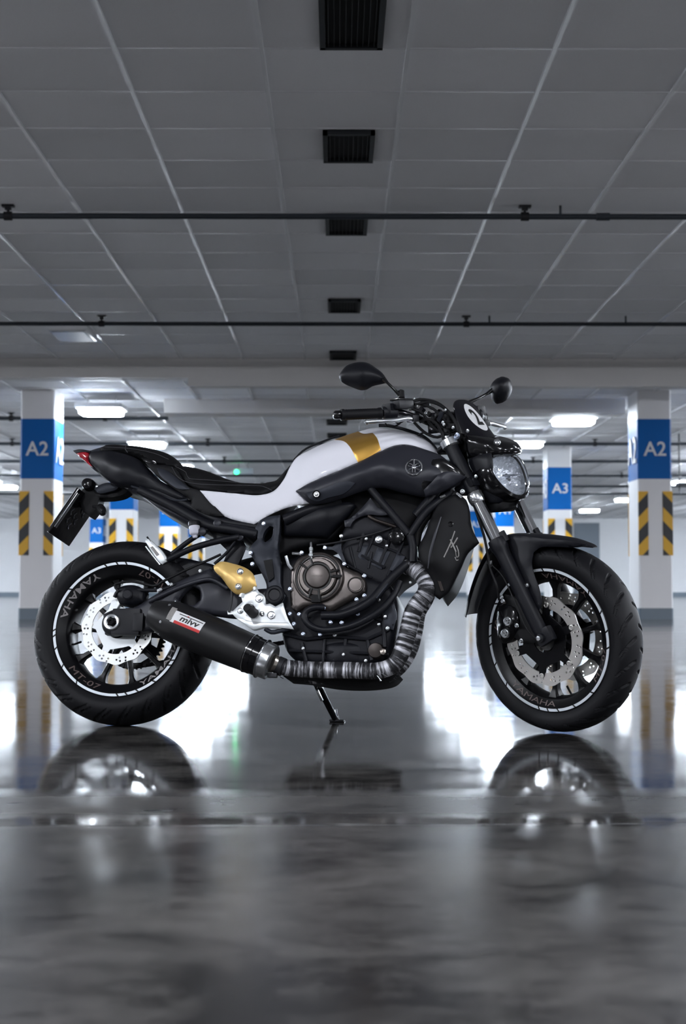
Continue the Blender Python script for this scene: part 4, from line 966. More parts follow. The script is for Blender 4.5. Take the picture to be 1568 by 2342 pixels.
# gold heel guard
hg = panel('heel_guard', [(487, 1294, -.18), (503, 1284, -.18), (530, 1288, -.182), (564, 1300, -.184), (577, 1311, -.184), (586, 1339, -.184), (578, 1346, -.184), (552, 1358, -.184), (539, 1358, -.184), (528, 1350, -.183), (505, 1320, -.18), (489, 1303, -.18)], 'anodised_gold', BIKE, th=.010, edge=.004, er=.006, ctrl=[(520, 1312, -.192), (550, 1330, -.197), (545, 1345, -.193), (560, 1320, -.195)])
g = G()
for x, y in ((549, 1307), (545, 1341)): disc(g, x, y, -.196, [(.0105, -.004), (.0105, .0005), (.009, .001), (.0075, -.002), (.001, -.002)], seg=20); g.bolt(V3(Lb(x, y, -.195)), .0055, .006)
part(g, 'guard_bolt', 'silver', parent=hg)
# ---------------------------------------------------------------- subframe struts, reservoir, hugger
for pts, r in (([(392, 1268, -.10), (440, 1232, -.11), (500, 1196, -.12)], .0085), ([(384, 1280, -.11), (440, 1254, -.12), (500, 1237, -.13), (548, 1228, -.135)], .0105), ([(545, 1228, -.13), (520, 1262, -.12), (490, 1290, -.12)], .005)):
    tub('subframe_strut', pts, r, 'satin_black', seg=14)
tub('subframe_rail', [(320, 1120, -.09), (400, 1160, -.10), (470, 1198, -.115), (530, 1210, -.13), (590, 1222, -.14)], .017, 'satin_black', seg=16)
mirror(tub('subframe_rail', [(330, 1112, -.09), (420, 1150, -.10), (500, 1190, -.115), (590, 1205, -.13)], .014, 'satin_black', seg=16))
g = G()
for x, y in ((497, 1197), (548, 1228), (462, 1216)): disc(g, x, y, -.135, [(.013, -.01), (.013, .004), (.009, .006), (.004, .004)], seg=18)
part(g, 'strut_boss', 'graphite')
panel('linkage_plate', [(470, 1205, -.10), (500, 1200, -.10), (545, 1220, -.10), (560, 1250, -.10), (540, 1300, -.10), (500, 1310, -.10), (520, 1260, -.10), (500, 1240, -.10)], 'satin_black', BIKE, th=.02, edge=.003)
tub('shock_spring', [(600, 1290, .0), (560, 1300, .0), (520, 1316, .0), (480, 1335, .0)], .03, 'matte_black', seg=16)
# undertray / inner guard over the rear wheel
panel('inner_guard', [(372, 1285, -.07), (400, 1275, -.07), (450, 1282, -.07), (500, 1298, -.07), (520, 1330, -.07), (430, 1330, -.07), (395, 1330, -.07), (380, 1310, -.07)], 'satin_black', BIKE, sym=True, edge=.006)
hu = panel('hugger_plate', [(331, 1237, -.10), (339, 1230, -.10), (378, 1272, -.10), (381, 1284, -.10), (370, 1290, -.10), (362, 1284, -.10)], 'cast_silver', BIKE, th=.05, edge=.003)
panel('sticker', [(343, 1252, -.1015), (349, 1249, -.1015), (364, 1268, -.1015), (358, 1272, -.1015)], 'sticker_grey', hu, th=.001, edge=.0002, er=.001)
tub('hugger_edge', [(336, 1228, -.095), (350, 1246, -.095), (368, 1268, -.095)], .003, 'satin_black')
tub('hugger_edge', [(333, 1250, -.10), (350, 1272, -.10), (366, 1292, -.10)], .0035, 'chrome')
g = G(); a = V3(Lb(444, 1198, -.13)); dn = V3(Lb(446, 1228, -.13)) - a; dn.normalize()
g.lathe(a, [(.001, .006), (.0165, .006), (.0175, .010), (.0175, .032), (.0155, .036), (.009, .040), (.007, .048)], dn, 28); rs = part(g, 'fluid_reservoir', 'reservoir_white')
g = G(); g.lathe(a, [(.012, -.010), (.0175, -.008), (.019, -.005), (.019, .007), (.016, .009)], dn, 28); part(g, 'reservoir_cap', 'satin_black', parent=rs)
# ---------------------------------------------------------------- white bodywork
white_pts = [(456, 1121, -.135), (487, 1123, -.14), (539, 1128, -.145), (596, 1131, -.15), (625, 1122, -.148), (647, 1097, -.135), (664, 1064, -.105), (679, 1044, -.085), (710, 1027, -.075), (759, 1006, -.068), (790, 995, -.06), (820, 986, -.055), (861, 977, -.05), (899, 982, -.05), (944, 991, -.055), (976, 1007, -.06), (995, 1026, -.068), (1008, 1041, -.078),
    (970, 1028, -.13), (931, 1018, -.15), (899, 1021, -.155), (871, 1031, -.16), (818, 1058, -.17), (723, 1097, -.176), (675, 1122, -.172), (706, 1150, -.165), (647, 1163, -.16), (602, 1184, -.152), (580, 1199, -.145), (510, 1178, -.135)]
wctrl = [(760, 1060, -.176), (720, 1075, -.174), (800, 1038, -.172), (690, 1085, -.160), (800, 1022, -.162), (834, 1012, -.158), (866, 1004, -.152), (900, 998, -.142), (940, 1004, -.134), (784, 1016, -.152), (745, 1026, -.146), (712, 1042, -.138), (692, 1056, -.132), (560, 1160, -.148), (640, 1140, -.160), (668, 1100, -.148), (975, 1020, -.126)]
wp, WT = panel('tank_side_cover', white_pts, 'paint_white', BIKE, ctrl=wctrl, th=.008, edge=.004, er=.006, res=.007, ret=True)
mirror(wp)
core = panel('fuel_tank', [(668, 1070, -.095), (679, 1046, -.07), (710, 1030, -.06), (759, 1009, -.055), (820, 989, -.045), (861, 980, -.042), (899, 985, -.042), (944, 994, -.045), (976, 1010, -.05), (995, 1029, -.056), (1004, 1045, -.06), (960, 1060, -.1), (870, 1080, -.12), (760, 1110, -.13), (690, 1130, -.13), (650, 1120, -.13)], 'paint_white', BIKE, sym=True, edge=.03, er=.05, res=.009)
gold = [(765, 1008, -.068), (790, 997, -.062), (818, 987, -.056), (836, 996, -.09), (853, 993, -.095), (864, 1007, -.125), (871, 1029, -.16), (845, 1045, -.165), (818, 1057, -.17), (801, 1025, -.142), (787, 1012, -.118)]
gp = panel('gold_stripe', gold, 'paint_gold', wp, th=.003, edge=.0008, er=.003, res=.006, off=-.0012, tps=WT); mirror(gp)
# thin dark joint line where the tank meets its top plate, small key mark
tub('tank_trim', [(672, 1052, -.075), (700, 1026, -.062), (759, 1002, -.052), (775, 997, -.05)], .0035, 'satin_black')
tub('tank_trim', [(866, 973, -.035), (890, 974, -.035), (930, 984, -.036), (970, 1000, -.04), (994, 1024, -.046), (1005, 1042, -.05)], .0055, 'satin_black')
v, f = text2d('2', .007); p0 = Lb(961, 1001, -.098); Pq = [p0 + np.array([a * 1.1, 0, b * .7]) for a, b in v]; mk('lettering', *solid(Pq, f, [np.array([0, .001, 0])] * len(Pq)), 'stitching', wp, smooth=False)
# black side wing with the emblem
blk = [(675, 1122, -.178), (723, 1096, -.184), (770, 1077, -.184), (820, 1055, -.180), (850, 1040, -.176), (871, 1030, -.170), (899, 1018, -.160), (928, 1015, -.156), (970, 1026, -.150), (1008, 1041, -.140), (1037, 1065, -.135), (1068, 1088, -.13), (1065, 1097, -.13), (1027, 1116, -.14), (976, 1135, -.15), (919, 1125, -.16), (870, 1114, -.165), (836, 1119, -.17), (781, 1138, -.176), (756, 1146, -.176), (717, 1152, -.174), (706, 1149, -.174)]
wing = panel('tank_wing', blk, 'graphite', BIKE, th=.012, edge=.006, er=.010, res=.0075, ctrl=[(760, 1105, -.202), (715, 1124, -.195), (820, 1085, -.206), (865, 1062, -.203), (890, 1045, -.192), (920, 1040, -.184), (946, 1069, -.194), (900, 1085, -.206), (940, 1100, -.196), (990, 1075, -.180), (840, 1102, -.190)])
mirror(wing)
rec = panel('wing_recess', [(706, 1138, -.198), (700, 1126, -.194), (735, 1118, -.203), (790, 1100, -.205), (812, 1104, -.20), (790, 1126, -.196), (750, 1138, -.195), (722, 1146, -.192)], 'slate_metal', wing, th=.006, edge=.002)
g = G(); disc(g, 723, 1130, -.204, [(.0125, -.006), (.0125, .001), (.010, .0015), (.0085, -.002), (.001, -.002)], seg=28); g.make('screw_cup', 'gloss_black', wing)
g = G(); g.bolt(V3(Lb(723, 1130, -.203)), .0052, .005); g.make('screw', 'silver', wing)
# intake duct
duct = panel('intake_duct', [(989, 1050, -.172), (1010, 1048, -.168), (1037, 1064, -.160), (1067, 1088, -.145), (1040, 1098, -.150), (1000, 1120, -.162), (976, 1134, -.168), (966, 1118, -.178), (963, 1104, -.186), (976, 1074, -.186)], 'gloss_black', BIKE, th=.012, edge=.004, ctrl=[(1000, 1085, -.168)])
lip = panel('duct_lip', [(972, 1134, -.178), (968, 1120, -.186), (990, 1098, -.192), (1010, 1080, -.190), (1034, 1078, -.182), (1066, 1089, -.158), (1040, 1106, -.160), (1010, 1122, -.168)], 'graphite', BIKE, th=.014, edge=.004, ctrl=[(1015, 1100, -.188)])
mirror(duct); mirror(lip)
# emblem: ring with three crossed tuning forks
ec = V3(Lb(946, 1069, -.201)); nrm = Vector((0.05, -1, .12)).normalized(); u_ = Vector((1, 0, 0)); u_ = (u_ - nrm * u_.dot(nrm)).normalized(); w_ = nrm.cross(u_); w_ = w_ if w_.z > 0 else -w_
g = G(); g.lathe(ec, [(.0275, 0), (.0275, .003), (.0255, .0042), (.0232, .003), (.0232, 0)], nrm, 48, closed=True)
for k in range(3):
    t = math.radians(90 + 120 * k); q = u_ * math.cos(t) + w_ * math.sin(t); s_ = nrm.cross(q)
    g.tube([ec + nrm * .0015, ec + q * .0235 + nrm * .0015], .0023, 6, smooth=False)
    for sg in (-1, 1):
        a = ec + nrm * .002 - q * .003 + s_ * sg * .0001; g.tube([ec - q * .002 + nrm * .0022, ec - q * .008 + s_ * sg * .0042 + nrm * .0022, ec - q * .0185 + s_ * sg * .0042 + nrm * .0022], .0020, 6)
g.lathe(ec, [(.0055, 0), (.0055, .004), (.003, .005)], nrm, 20)
g.make('emblem', 'chrome', wing)
# air box cover below the white panel
ab = panel('airbox_cover', [(648, 1180, -.14), (700, 1164, -.145), (760, 1152, -.145), (797, 1147, -.14), (812, 1153, -.135), (790, 1182, -.135), (762, 1210, -.13), (744, 1228, -.125), (700, 1226, -.125), (648, 1224, -.125)], 'satin_black', BIKE, th=.03, edge=.008, er=.014, ctrl=[(700, 1195, -.150), (750, 1182, -.152)])
mirror(ab)
# ---------------------------------------------------------------- seat
seat = panel('seat', [(389, 1064, -.08), (411, 1062, -.075), (456, 1070, -.08), (513, 1091, -.085), (551, 1101, -.088), (596, 1102, -.085), (631, 1095, -.078), (647, 1075, -.068), (661, 1060, -.05), (665, 1068, -.06), (650, 1100, -.13), (626, 1124, -.142), (596, 1133, -.145), (539, 1130, -.14), (487, 1126, -.135), (456, 1123, -.13), (430, 1112, -.122), (404, 1086, -.105)],
    'leather', BIKE, sym=True, edge=.018, er=.02, ctrl=[(480, 1106, -.135), (560, 1118, -.142), (430, 1088, -.115), (620, 1112, -.135)])
g = G()
g.tube(PL([(393, 1068, -.112), (408, 1092, -.130), (438, 1105, -.140), (500, 1109, -.148), (560, 1110, -.152), (600, 1112, -.150), (622, 1122, -.150)]), .0011, 6)
g.tube(PL([(400, 1066, -.095), (425, 1080, -.112), (432, 1094, -.128), (480, 1098, -.138), (540, 1103, -.135)]), .0011, 6)
g.make('seam', 'stitching', seat)
pil = panel('pillion_seat', [(226, 1030, -.07), (222, 1024, -.06), (239, 1015, -.055), (283, 1015, -.055), (330, 1020, -.055), (362, 1028, -.055), (385, 1037, -.055), (401, 1048, -.06), (415, 1062, -.075), (396, 1067, -.095), (372, 1063, -.10), (347, 1059, -.10), (322, 1044, -.09), (283, 1034, -.08), (250, 1032, -.075)],
    'leather', BIKE, sym=True, edge=.016, er=.016)
part(G().tube(PL([(289, 1018, -.075), (286, 1026, -.088), (292, 1035, -.090)]), .0012, 6), 'seam', 'stitching', parent=pil)
part(G().tube(PL([(238, 1022, -.079), (300, 1026, -.089), (350, 1036, -.10), (385, 1050, -.103)]), .0011, 6), 'seam', 'stitching', parent=pil)
panel('seat_latch', [(322, 1046, -.105), (352, 1050, -.108), (358, 1062, -.108), (330, 1056, -.106)], 'gloss_black', BIKE, th=.01, edge=.003)
# ---------------------------------------------------------------- tail
tail = panel('tail_cowl', [(203, 1032, -.05), (232, 1029, -.07), (283, 1036, -.085), (320, 1053, -.098), (334, 1070, -.108), (347, 1085, -.112), (390, 1112, -.118), (436, 1142, -.122), (410, 1142, -.12), (360, 1125, -.112), (309, 1114, -.10), (258, 1104, -.09), (239, 1092, -.08), (219, 1072, -.07), (200, 1047, -.055)],
    'satin_black', BIKE, sym=True, edge=.008, er=.015, ctrl=[(280, 1070, -.118), (320, 1090, -.120), (240, 1055, -.095)])
panel('tail_cap', [(203, 1030, -.04), (221, 1024, -.04), (236, 1020, -.045), (240, 1028, -.06), (225, 1033, -.06), (206, 1034, -.05)], 'slate_metal', BIKE, sym=True, edge=.006)
tl = panel('tail_light', [(168, 1030, -.030), (190, 1029, -.045), (205, 1031, -.052), (200, 1050, -.056), (209, 1066, -.060), (204, 1063, -.058), (186, 1048, -.045), (176, 1040, -.035)], 'red_lens', BIKE, sym=True, edge=.008, er=.012)
panel('tail_light_lid', [(166, 1030, -.034), (178, 1027, -.04), (205, 1030, -.054), (206, 1034, -.056), (186, 1033, -.048), (170, 1034, -.036)], 'satin_black', BIKE, sym=True, edge=.003)
panel('tail_light_base', [(206, 1066, -.05), (218, 1072, -.055), (226, 1080, -.06), (214, 1074, -.055)], 'satin_black', BIKE, sym=True, edge=.003)
us = panel('undertail', [(248, 1103, -.07), (309, 1112, -.08), (360, 1126, -.09), (400, 1146, -.10), (430, 1160, -.105), (478, 1188, -.11), (500, 1202, -.11), (459, 1204, -.11), (433, 1195, -.105), (363, 1160, -.09), (315, 1128, -.075), (280, 1113, -.07)], 'graphite', BIKE, sym=True, edge=.008, er=.012)
part(G().tube(PL([(300, 1112, -.095), (360, 1130, -.10), (400, 1144, -.108), (428, 1143, -.118)]), .004, 8), 'tail_crease', 'slate_metal')
part(G().tube(PL([(330, 1128, -.095), (390, 1150, -.108), (440, 1178, -.118), (476, 1194, -.12)]), .0045, 8), 'tail_crease', 'slate_metal')
sp = panel('side_panel', [(326, 1050, -.105), (347, 1060, -.11), (396, 1068, -.115), (430, 1112, -.128), (456, 1122, -.135), (484, 1150, -.14), (511, 1179, -.14), (492, 1180, -.138), (460, 1172, -.13), (436, 1158, -.125), (436, 1143, -.122), (400, 1118, -.118), (362, 1092, -.115), (345, 1074, -.112)], 'matte_black', BIKE, th=.02, edge=.004)
mirror(sp)
sp2 = panel('side_trim', [(357, 1070, -.122), (372, 1072, -.122), (388, 1080, -.124), (410, 1098, -.128), (434, 1118, -.132), (408, 1118, -.132), (382, 1102, -.128), (366, 1088, -.125)], 'slate_metal', BIKE, th=.008, edge=.003)
mirror(sp2)
panel('battery_cover', [(484, 1180, -.125), (512, 1181, -.128), (580, 1201, -.13), (583, 1222, -.13), (560, 1226, -.13), (520, 1216, -.125), (490, 1200, -.12)], 'graphite', BIKE, sym=True, edge=.006, er=.01)
# plate carrier
ar = panel('plate_arm', [(216, 1124, -.03), (240, 1128, -.03), (268, 1124, -.03), (284, 1112, -.03), (292, 1108, -.03), (296, 1118, -.03), (280, 1130, -.03), (258, 1136, -.03), (222, 1138, -.03), (214, 1150, -.03), (206, 1135, -.03)], 'matte_black', BIKE, sym=True, edge=.004)
panel('arm_reflector', [(214, 1118, -.045), (232, 1106, -.045), (252, 1103, -.045), (272, 1110, -.045), (266, 1118, -.045), (248, 1124, -.045), (226, 1127, -.045)], 'slate_metal', BIKE, sym=True, edge=.004)
NL = [(176, 1118), (117, 1204)]
yn, yf_ = -.088, .105
a = Lb(*NL[0], yn); b = Lb(*NL[1], yn); ax_ = (b - a); Ln = np.linalg.norm(ax_); ax_ /= Ln; nn = np.array([ax_[2], 0, -ax_[0]]); nn = nn if nn[0] > 0 else -nn
Yl = np.array([0, 1.0, 0])
def plate_slab(u0, u1, v0, v1, t0, t1, name, m, par, bev=.004):
    c = a + ax_ * (u0 + u1) / 2 + Yl * ((v0 + v1) / 2 - yn) + nn * (t0 + t1) / 2
    R = Matrix([[ax_[0], 0, nn[0]], [0, 1, 0], [ax_[2], 0, nn[2]]])
    g = G().box(c, (u1 - u0, v1 - v0, t1 - t0), R, bev=bev); return g.make(name, m, par, angle=30)
pl = plate_slab(-.005, Ln + .022, yn, yf_, -.004, .006, 'number_plate_holder', 'gloss_black', BIKE, .003)
plate_slab(.01, Ln - .005, yn + .004, yn + .012, .006, .0085, 'plate_rib', 'silver', pl, .001)
plate_slab(.01, Ln - .005, yn + .018, yn + .024, .006, .0085, 'plate_rib', 'silver', pl, .001)
plate_slab(0, Ln, yn + .004, yf_ - .004, -.0065, -.004, 'number_plate', 'plate_white', pl, .001)
g = G()     # back of the pressed characters
rnd = random.Random(3)
for k, (u, v) in enumerate(((.03, .09), (.045, .115), (.07, .05), (.075, .085), (.09, .115), (.055, .14), (.10, .06), (.115, .095))):
    c = a + ax_ * u + Yl * (v) + nn * .0068; g.tube([V3(c - ax_ * .010 + Yl * .006), V3(c + ax_ * .002 - Yl * .004), V3(c + ax_ * .012 + Yl * .008)], .0024, 6)
g.make('embossing', 'graphite', pl)
g = G(); g.lathe(V3(Lb(204, 1110, -.03)), [(.006, -.03), (.018, -.026), (.022, -.012), (.022, .03), (.018, .042), (.006, .046)], (0, 1, 0), 20); part(g, 'plate_lamp', 'gloss_black')
panel('plate_mount', [(192, 1112, -.03), (212, 1118, -.03), (226, 1138, -.03), (220, 1160, -.03), (205, 1180, -.03), (190, 1170, -.03), (182, 1130, -.03)], 'matte_black', BIKE, sym=True, edge=.004)
g = G(); g.tube(PL([(214, 1158, -.06), (226, 1162, -.10), (236, 1170, -.13)]), .006, 8); g.lathe(V3(Lb(232, 1166, -.10)), [(.005, -.03), (.013, -.02), (.015, 0), (.013, .02), (.006, .03)], (.5, -.6, -.62), 14); o = part(g, 'turn_signal', 'matte_black'); mirror(o)
# ---------------------------------------------------------------- radiator and its side cover
rc_, RT = panel('radiator_cover', [(995, 1154, -.15), (1024, 1135, -.15), (1046, 1128, -.145), (1062, 1138, -.14), (1072, 1160, -.138), (1078, 1205, -.135), (1095, 1240, -.13), (1082, 1252, -.13), (1069, 1265, -.132), (1055, 1295, -.135), (1040, 1325, -.138), (1024, 1354, -.14), (1004, 1370, -.14), (992, 1360, -.142), (986, 1330, -.15), (975, 1306, -.158), (957, 1275, -.16), (957, 1250, -.16), (970, 1222, -.158), (986, 1180, -.154)],
    'matte_black', BIKE, th=.012, edge=.006, er=.008, ctrl=[(1000, 1190, -.172), (988, 1240, -.180), (980, 1290, -.176), (1020, 1250, -.165), (1040, 1200, -.155), (1030, 1310, -.152), (1060, 1230, -.145)], ret=True)
mirror(rc_)
part(G().tube(PL([(1008, 1182, -.172), (994, 1225, -.182), (984, 1262, -.182), (978, 1300, -.176)]), [.002, .005, .005, .002], 8, flat=.6), 'cover_ridge', 'graphite', parent=rc_)
for x, y in ((1030, 1199), (997, 1266)):
    g = G(); disc(g, x, y, -.172 if x < 1000 else -.163, [(.0085, -.004), (.0085, .002), (.007, .0025), (.0055, -.001), (.001, -.001)], seg=20); g.make('screw_cup', 'gloss_black', rc_)
panel('radiator_foot', [(986, 1312, -.158), (1000, 1306, -.158), (1014, 1350, -.152), (1008, 1352, -.152), (998, 1322, -.156), (992, 1320, -.158)], 'bronze_dark', rc_, th=.006, edge=.002)
# scratched maker's transfer
g = G()
for p_, r_ in (([(1040, 1216), (1034, 1234), (1027, 1252), (1016, 1278)], .0022), ([(1046, 1230), (1038, 1244), (1031, 1254)], .0024), ([(1030, 1236), (1036, 1248), (1042, 1262)], .0030), ([(1043, 1248), (1047, 1258), (1048, 1270), (1043, 1274), (1041, 1262)], .0022), ([(1040, 1274), (1043, 1281), (1047, 1279)], .0016), ([(1033, 1240), (1028, 1250)], .003)):
    pp = PL([(x, y, -.15) for x, y in p_])
    for q in pp: q.y = float(RT(np.array([q.x]), np.array([q.z]))[0]) - .0006
    g.tube(pp, r_, 8, flat=.5)
g.make('transfer', 'sticker_grey', rc_)
rad_ = panel('radiator', [(1034, 1120, -.13), (1056, 1130, -.13), (1072, 1180, -.13), (1060, 1240, -.13), (1030, 1320, -.13), (1006, 1350, -.13), (994, 1330, -.13), (1020, 1230, -.13)], 'matte_black', BIKE, sym=True, edge=.002)
g = G()
for q in ([(1006, 1138), (1018, 1133)], [(1044, 1128), (1056, 1138)]): g.tube(PL([(x, y, -.155) for x, y in q]), .0045, 8, smooth=False)
part(g, 'radiator_bracket', 'silver')
part(G().bolt(V3(Lb(1057, 1124, -.15)), .006, .008), 'radiator_bolt', 'silver')
tub('radiator_hose', [(1000, 1160, -.10), (975, 1180, -.12), (955, 1215, -.12), (948, 1260, -.12)], .016, 'rubber_soft')
g = G()       # horn and wiring behind the cover
g.box(V3(Lb(948, 1262, -.13)), (.02, .02, .03), bev=.003); part(g, 'wiring_plug', 'cast_silver')
# ---------------------------------------------------------------- fork (turns with the bar)
YFK = -.104
top = Fb(1022, 1003, YFK); bot = Fb(1247, 1468, YFK); fd = (bot - top); Lf = np.linalg.norm(fd); fd /= Lf
def along(py):          # length along the leg of the photo row
    lo, hi = 0.0, Lf
    o = BM.T @ (np.array([0, 0, CAMH]) - BT)
    for _ in range(40):
        m_ = (lo + hi) / 2; p = top + fd * m_; pb = SR @ (p - SP) + SP; wv = BM @ pb + BT - np.array([0, 0, CAMH]); c_ = CR.T @ wv; yy = CY - FPX * c_[2] / c_[1]
        if yy < py: lo = m_
        else: hi = m_
    return lo
def fpt(py): return V3(top + fd * along(py))
for side in (1, -1):
    def S_(p): return Vector((p.x, p.y * side, p.z))
    D = V3(fd); n0 = 0
    g = G(); g.lathe(S_(fpt(1240)), [(.0, 0)] [:0] + [(.0195, -.01), (.0275, -.008), (.0285, .0), (.0285, .022), (.0255, .03), (.0235, .05), (.0225, along(1440) - along(1240)), (.018, along(1452) - along(1240)), (.012, along(1455) - along(1240))], D, 36)
    lg = part(g, 'fork_leg', 'satin_black', Fb)
    g = G(); q = S_(fpt(1458)); g.box(q + Vector((.008, 0, .004)), (.058, .03, .05), Matrix.Rotation(-.45, 3, 'Y'), bev=.012); g.lathe(q + Vector((.002, -.016 * side, 0)), [(.013, -.02), (.015, 0), (.013, .008), (.006, .009)], (0, -side, 0), 24); g.make('axle_clamp', 'satin_black', lg)
    g = G(); g.lathe(q + Vector((.002, -.024 * side, 0)), [(.008, 0), (.008, .008), (.004, .009)], (0, -side, 0), 6); g.make('axle_end', 'silver', lg)
    g = G(); g.lathe(S_(fpt(1150)), [(.0205, 0), (.0205, along(1244) - along(1150))], D, 36); part(g, 'fork_tube', 'chrome', Fb)
    g = G(); g.lathe(S_(fpt(1128)), [(.0235, 0), (.0255, .003), (.0262, .02), (.0235, .034), (.0215, .037)], D, 32); part(g, 'fork_seal_guard', 'silver', Fb)
    g = G(); g.lathe(S_(fpt(1020)), [(.0225, 0), (.0225, along(1130) - along(1020))], D, 32); part(g, 'fork_upper', 'satin_black', Fb)
    g = G(); g.lathe(S_(fpt(1003)), [(.006, -.004), (.0135, -.004), (.0135, .003), (.0255, .004), (.0285, .008), (.0285, .030), (.024, .034)], D, 28); part(g, 'fork_cap', 'silver', Fb)
    part(G().tube([S_(fpt(1240) + Vector((.028, .012, 0))), S_(fpt(1218) + Vector((.026, .012, 0)))], .010, 12, smooth=False), 'reflector_boss', 'satin_black', Fb, parent=lg)
# yokes
tp = fpt(1018); lp = fpt(1112)
g = G(); c = Vector((tp.x, 0, tp.z)); Ry = Matrix.Rotation(RAKE * 0 - .0, 3, 'Y')
Rk = Matrix(np.array([[math.cos(RAKE), 0, -math.sin(RAKE)], [0, 1, 0], [math.sin(RAKE), 0, math.cos(RAKE)]]).tolist())
g.box(c + Vector((-.012, 0, -.004)), (.07, .245, .022), Rk, bev=.008); part(g, 'top_yoke', 'gloss_black', Fb)
g = G(); c2 = Vector((lp.x, 0, lp.z)); g.box(c2 + Vector((-.012, 0, 0)), (.075, .25, .034), Rk, bev=.01); part(g, 'lower_yoke', 'satin_black', Fb)
g = G(); g.tube([c + Vector((-.04, 0, .0)), c2 + Vector((-.04, 0, 0))], .028, 20, smooth=False); part(g, 'steering_head', 'matte_black', Fb)
# front fender
cx0, cz0 = fc[0], fc[2]
def arc_fender():
    keys = [(1361, 1250), (1340, 1240), (1304, 1229), (1255, 1222), (1205, 1219), (1165, 1222), (1140, 1240), (1118, 1275), (1100, 1316), (1086, 1360), (1076, 1404)]
    Wd = [.012, .038, .058, .066, .068, .068, .068, .068, .066, .064, .060]
    P = [Fb(x, y, 0.0) for x, y in keys]
    V = []; n = 13; m_ = len(P)
    # refine
    Q = []; WW = []
    for i in range(m_ - 1):
        p0 = P[max(i - 1, 0)]; p1 = P[i]; p2 = P[i + 1]; p3 = P[min(i + 2, m_ - 1)]
        for k in range(6):
            t = k / 6; Q.append(.5 * ((2 * p1) + (p2 - p0) * t + (2 * p0 - 5 * p1 + 4 * p2 - p3) * t * t + (3 * p1 - p0 - 3 * p2 + p3) * t ** 3)); WW.append(Wd[i] * (1 - t) + Wd[i + 1] * t)
    Q.append(P[-1]); WW.append(Wd[-1]); c_ = np.array([cx0, 0, cz0])
    for q, w__ in zip(Q, WW):
        r = (q - c_); r /= np.linalg.norm(r)
        for j in range(n):
            s = -1 + 2 * j / (n - 1); V.append(q - r * (.020 * abs(s) ** 2.2 + (.012 if abs(s) > .99 else 0)) * min(1, w__ / .068) ** 2 + np.array([0, w__ * s, 0]))
    f = [(i * n + j, i * n + j + 1, (i + 1) * n + j + 1, (i + 1) * n + j) for i in range(len(Q) - 1) for j in range(n - 1)]
    push = []
    for q in Q:
        r = (q - c_); r /= np.linalg.norm(r); push += [-r * .003] * n
    o = mk('front_fender', *solid(V, f, push), 'satin_black', BIKE, angle=45); steer(o); return o
fen = arc_fender()
fl = panel('fender_bracket', [(1157, 1224, -.076), (1190, 1226, -.076), (1240, 1232, -.074), (1304, 1238, -.062), (1340, 1246, -.045), (1327, 1251, -.046), (1270, 1251, -.066), (1232, 1253, -.072), (1218, 1264, -.076), (1214, 1290, -.08), (1218, 1310, -.084), (1227, 1335, -.09), (1234, 1360, -.092), (1237, 1380, -.092), (1230, 1396, -.092), (1211, 1380, -.092), (1196, 1350, -.09), (1184, 1316, -.088), (1170, 1270, -.084), (1160, 1242, -.08)],
    'satin_black', BIKE, th=.006, edge=.003, fr=Fb, er=.005, ctrl=[(1195, 1290, -.088)])
m2 = mirror(fl)
g = G(); disc(g, 1205, 1339, -.094, [(.0095, -.002), (.0095, .003), (.006, .004)], Fb, seg=20); part(g, 'fender_grommet', 'rubber_soft', Fb, parent=fl)
g = G(); g.bolt(V3(Fb(1205, 1339, -.097)), .005, .004); part(g, 'fender_bolt', 'silver', Fb, parent=fl)
# front calipers
def calip():
    cp = panel('front_caliper', [(1136, 1388, -.10), (1152, 1380, -.10), (1176, 1385, -.10), (1186, 1402, -.10), (1190, 1425, -.10), (1182, 1448, -.10), (1166, 1468, -.10), (1148, 1474, -.10), (1137, 1462, -.10), (1132, 1436, -.10), (1132, 1408, -.10)], 'gloss_black', BIKE, th=.07, edge=.008, er=.012, fr=Fb, ctrl=[(1160, 1430, -.122)])
    g = G()
    for x, y in ((1161, 1421), (1155, 1449)): disc(g, x, y, -.122, [(.0145, -.004), (.0145, .003), (.0125, .0045), (.010, .0045), (.0095, .003), (.0055, .003), (.005, .0045), (.001, .0045)], Fb, seg=28)
    part(g, 'piston_cap', 'silver', Fb, parent=cp)
    g = G(); 
    for x, y in ((1161, 1421), (1155, 1449)):
        p = V3(Fb(x, y, -.1268))
        for k in range(3):
            t = k * 2.094 + .6; g.box(p + Vector((.0055 * math.cos(t), 0, .0055 * math.sin(t))), (.0042, .002, .0042), Matrix.Rotation(-t, 3, 'Y'), bev=.0005)
    part(g, 'cap_slots', 'sticker_black', Fb, parent=cp)
    g = G()
    for x, y in ((1182, 1431), (1192, 1466), (1147, 1366), (1150, 1375)): g.bolt(V3(Fb(x, y, -.112)), .0055, .007)
    part(g, 'caliper_bolt', 'silver', Fb, parent=cp)
    panel('caliper_mount', [(1150, 1360, -.098), (1172, 1365, -.098), (1200, 1400, -.098), (1225, 1440, -.098), (1240, 1462, -.098), (1215, 1472, -.098), (1186, 1470, -.098), (1170, 1450, -.098), (1160, 1400, -.098)], 'matte_black', BIKE, th=.012, edge=.003, fr=Fb)
    mirror(cp)
calip()
tub('front_brake_hose', [(1141, 1372, -.115), (1136, 1340, -.13), (1120, 1300, -.125), (1115, 1270, -.12), (1106, 1225, -.11), (1085, 1160, -.10)], .0042, 'rubber_soft', Fb)
tub('speed_sensor_lead', [(1236, 1470, -.12), (1205, 1440, -.13), (1178, 1380, -.13), (1150, 1320, -.125), (1122, 1290, -.125)], .0022, 'rubber_soft', Fb)
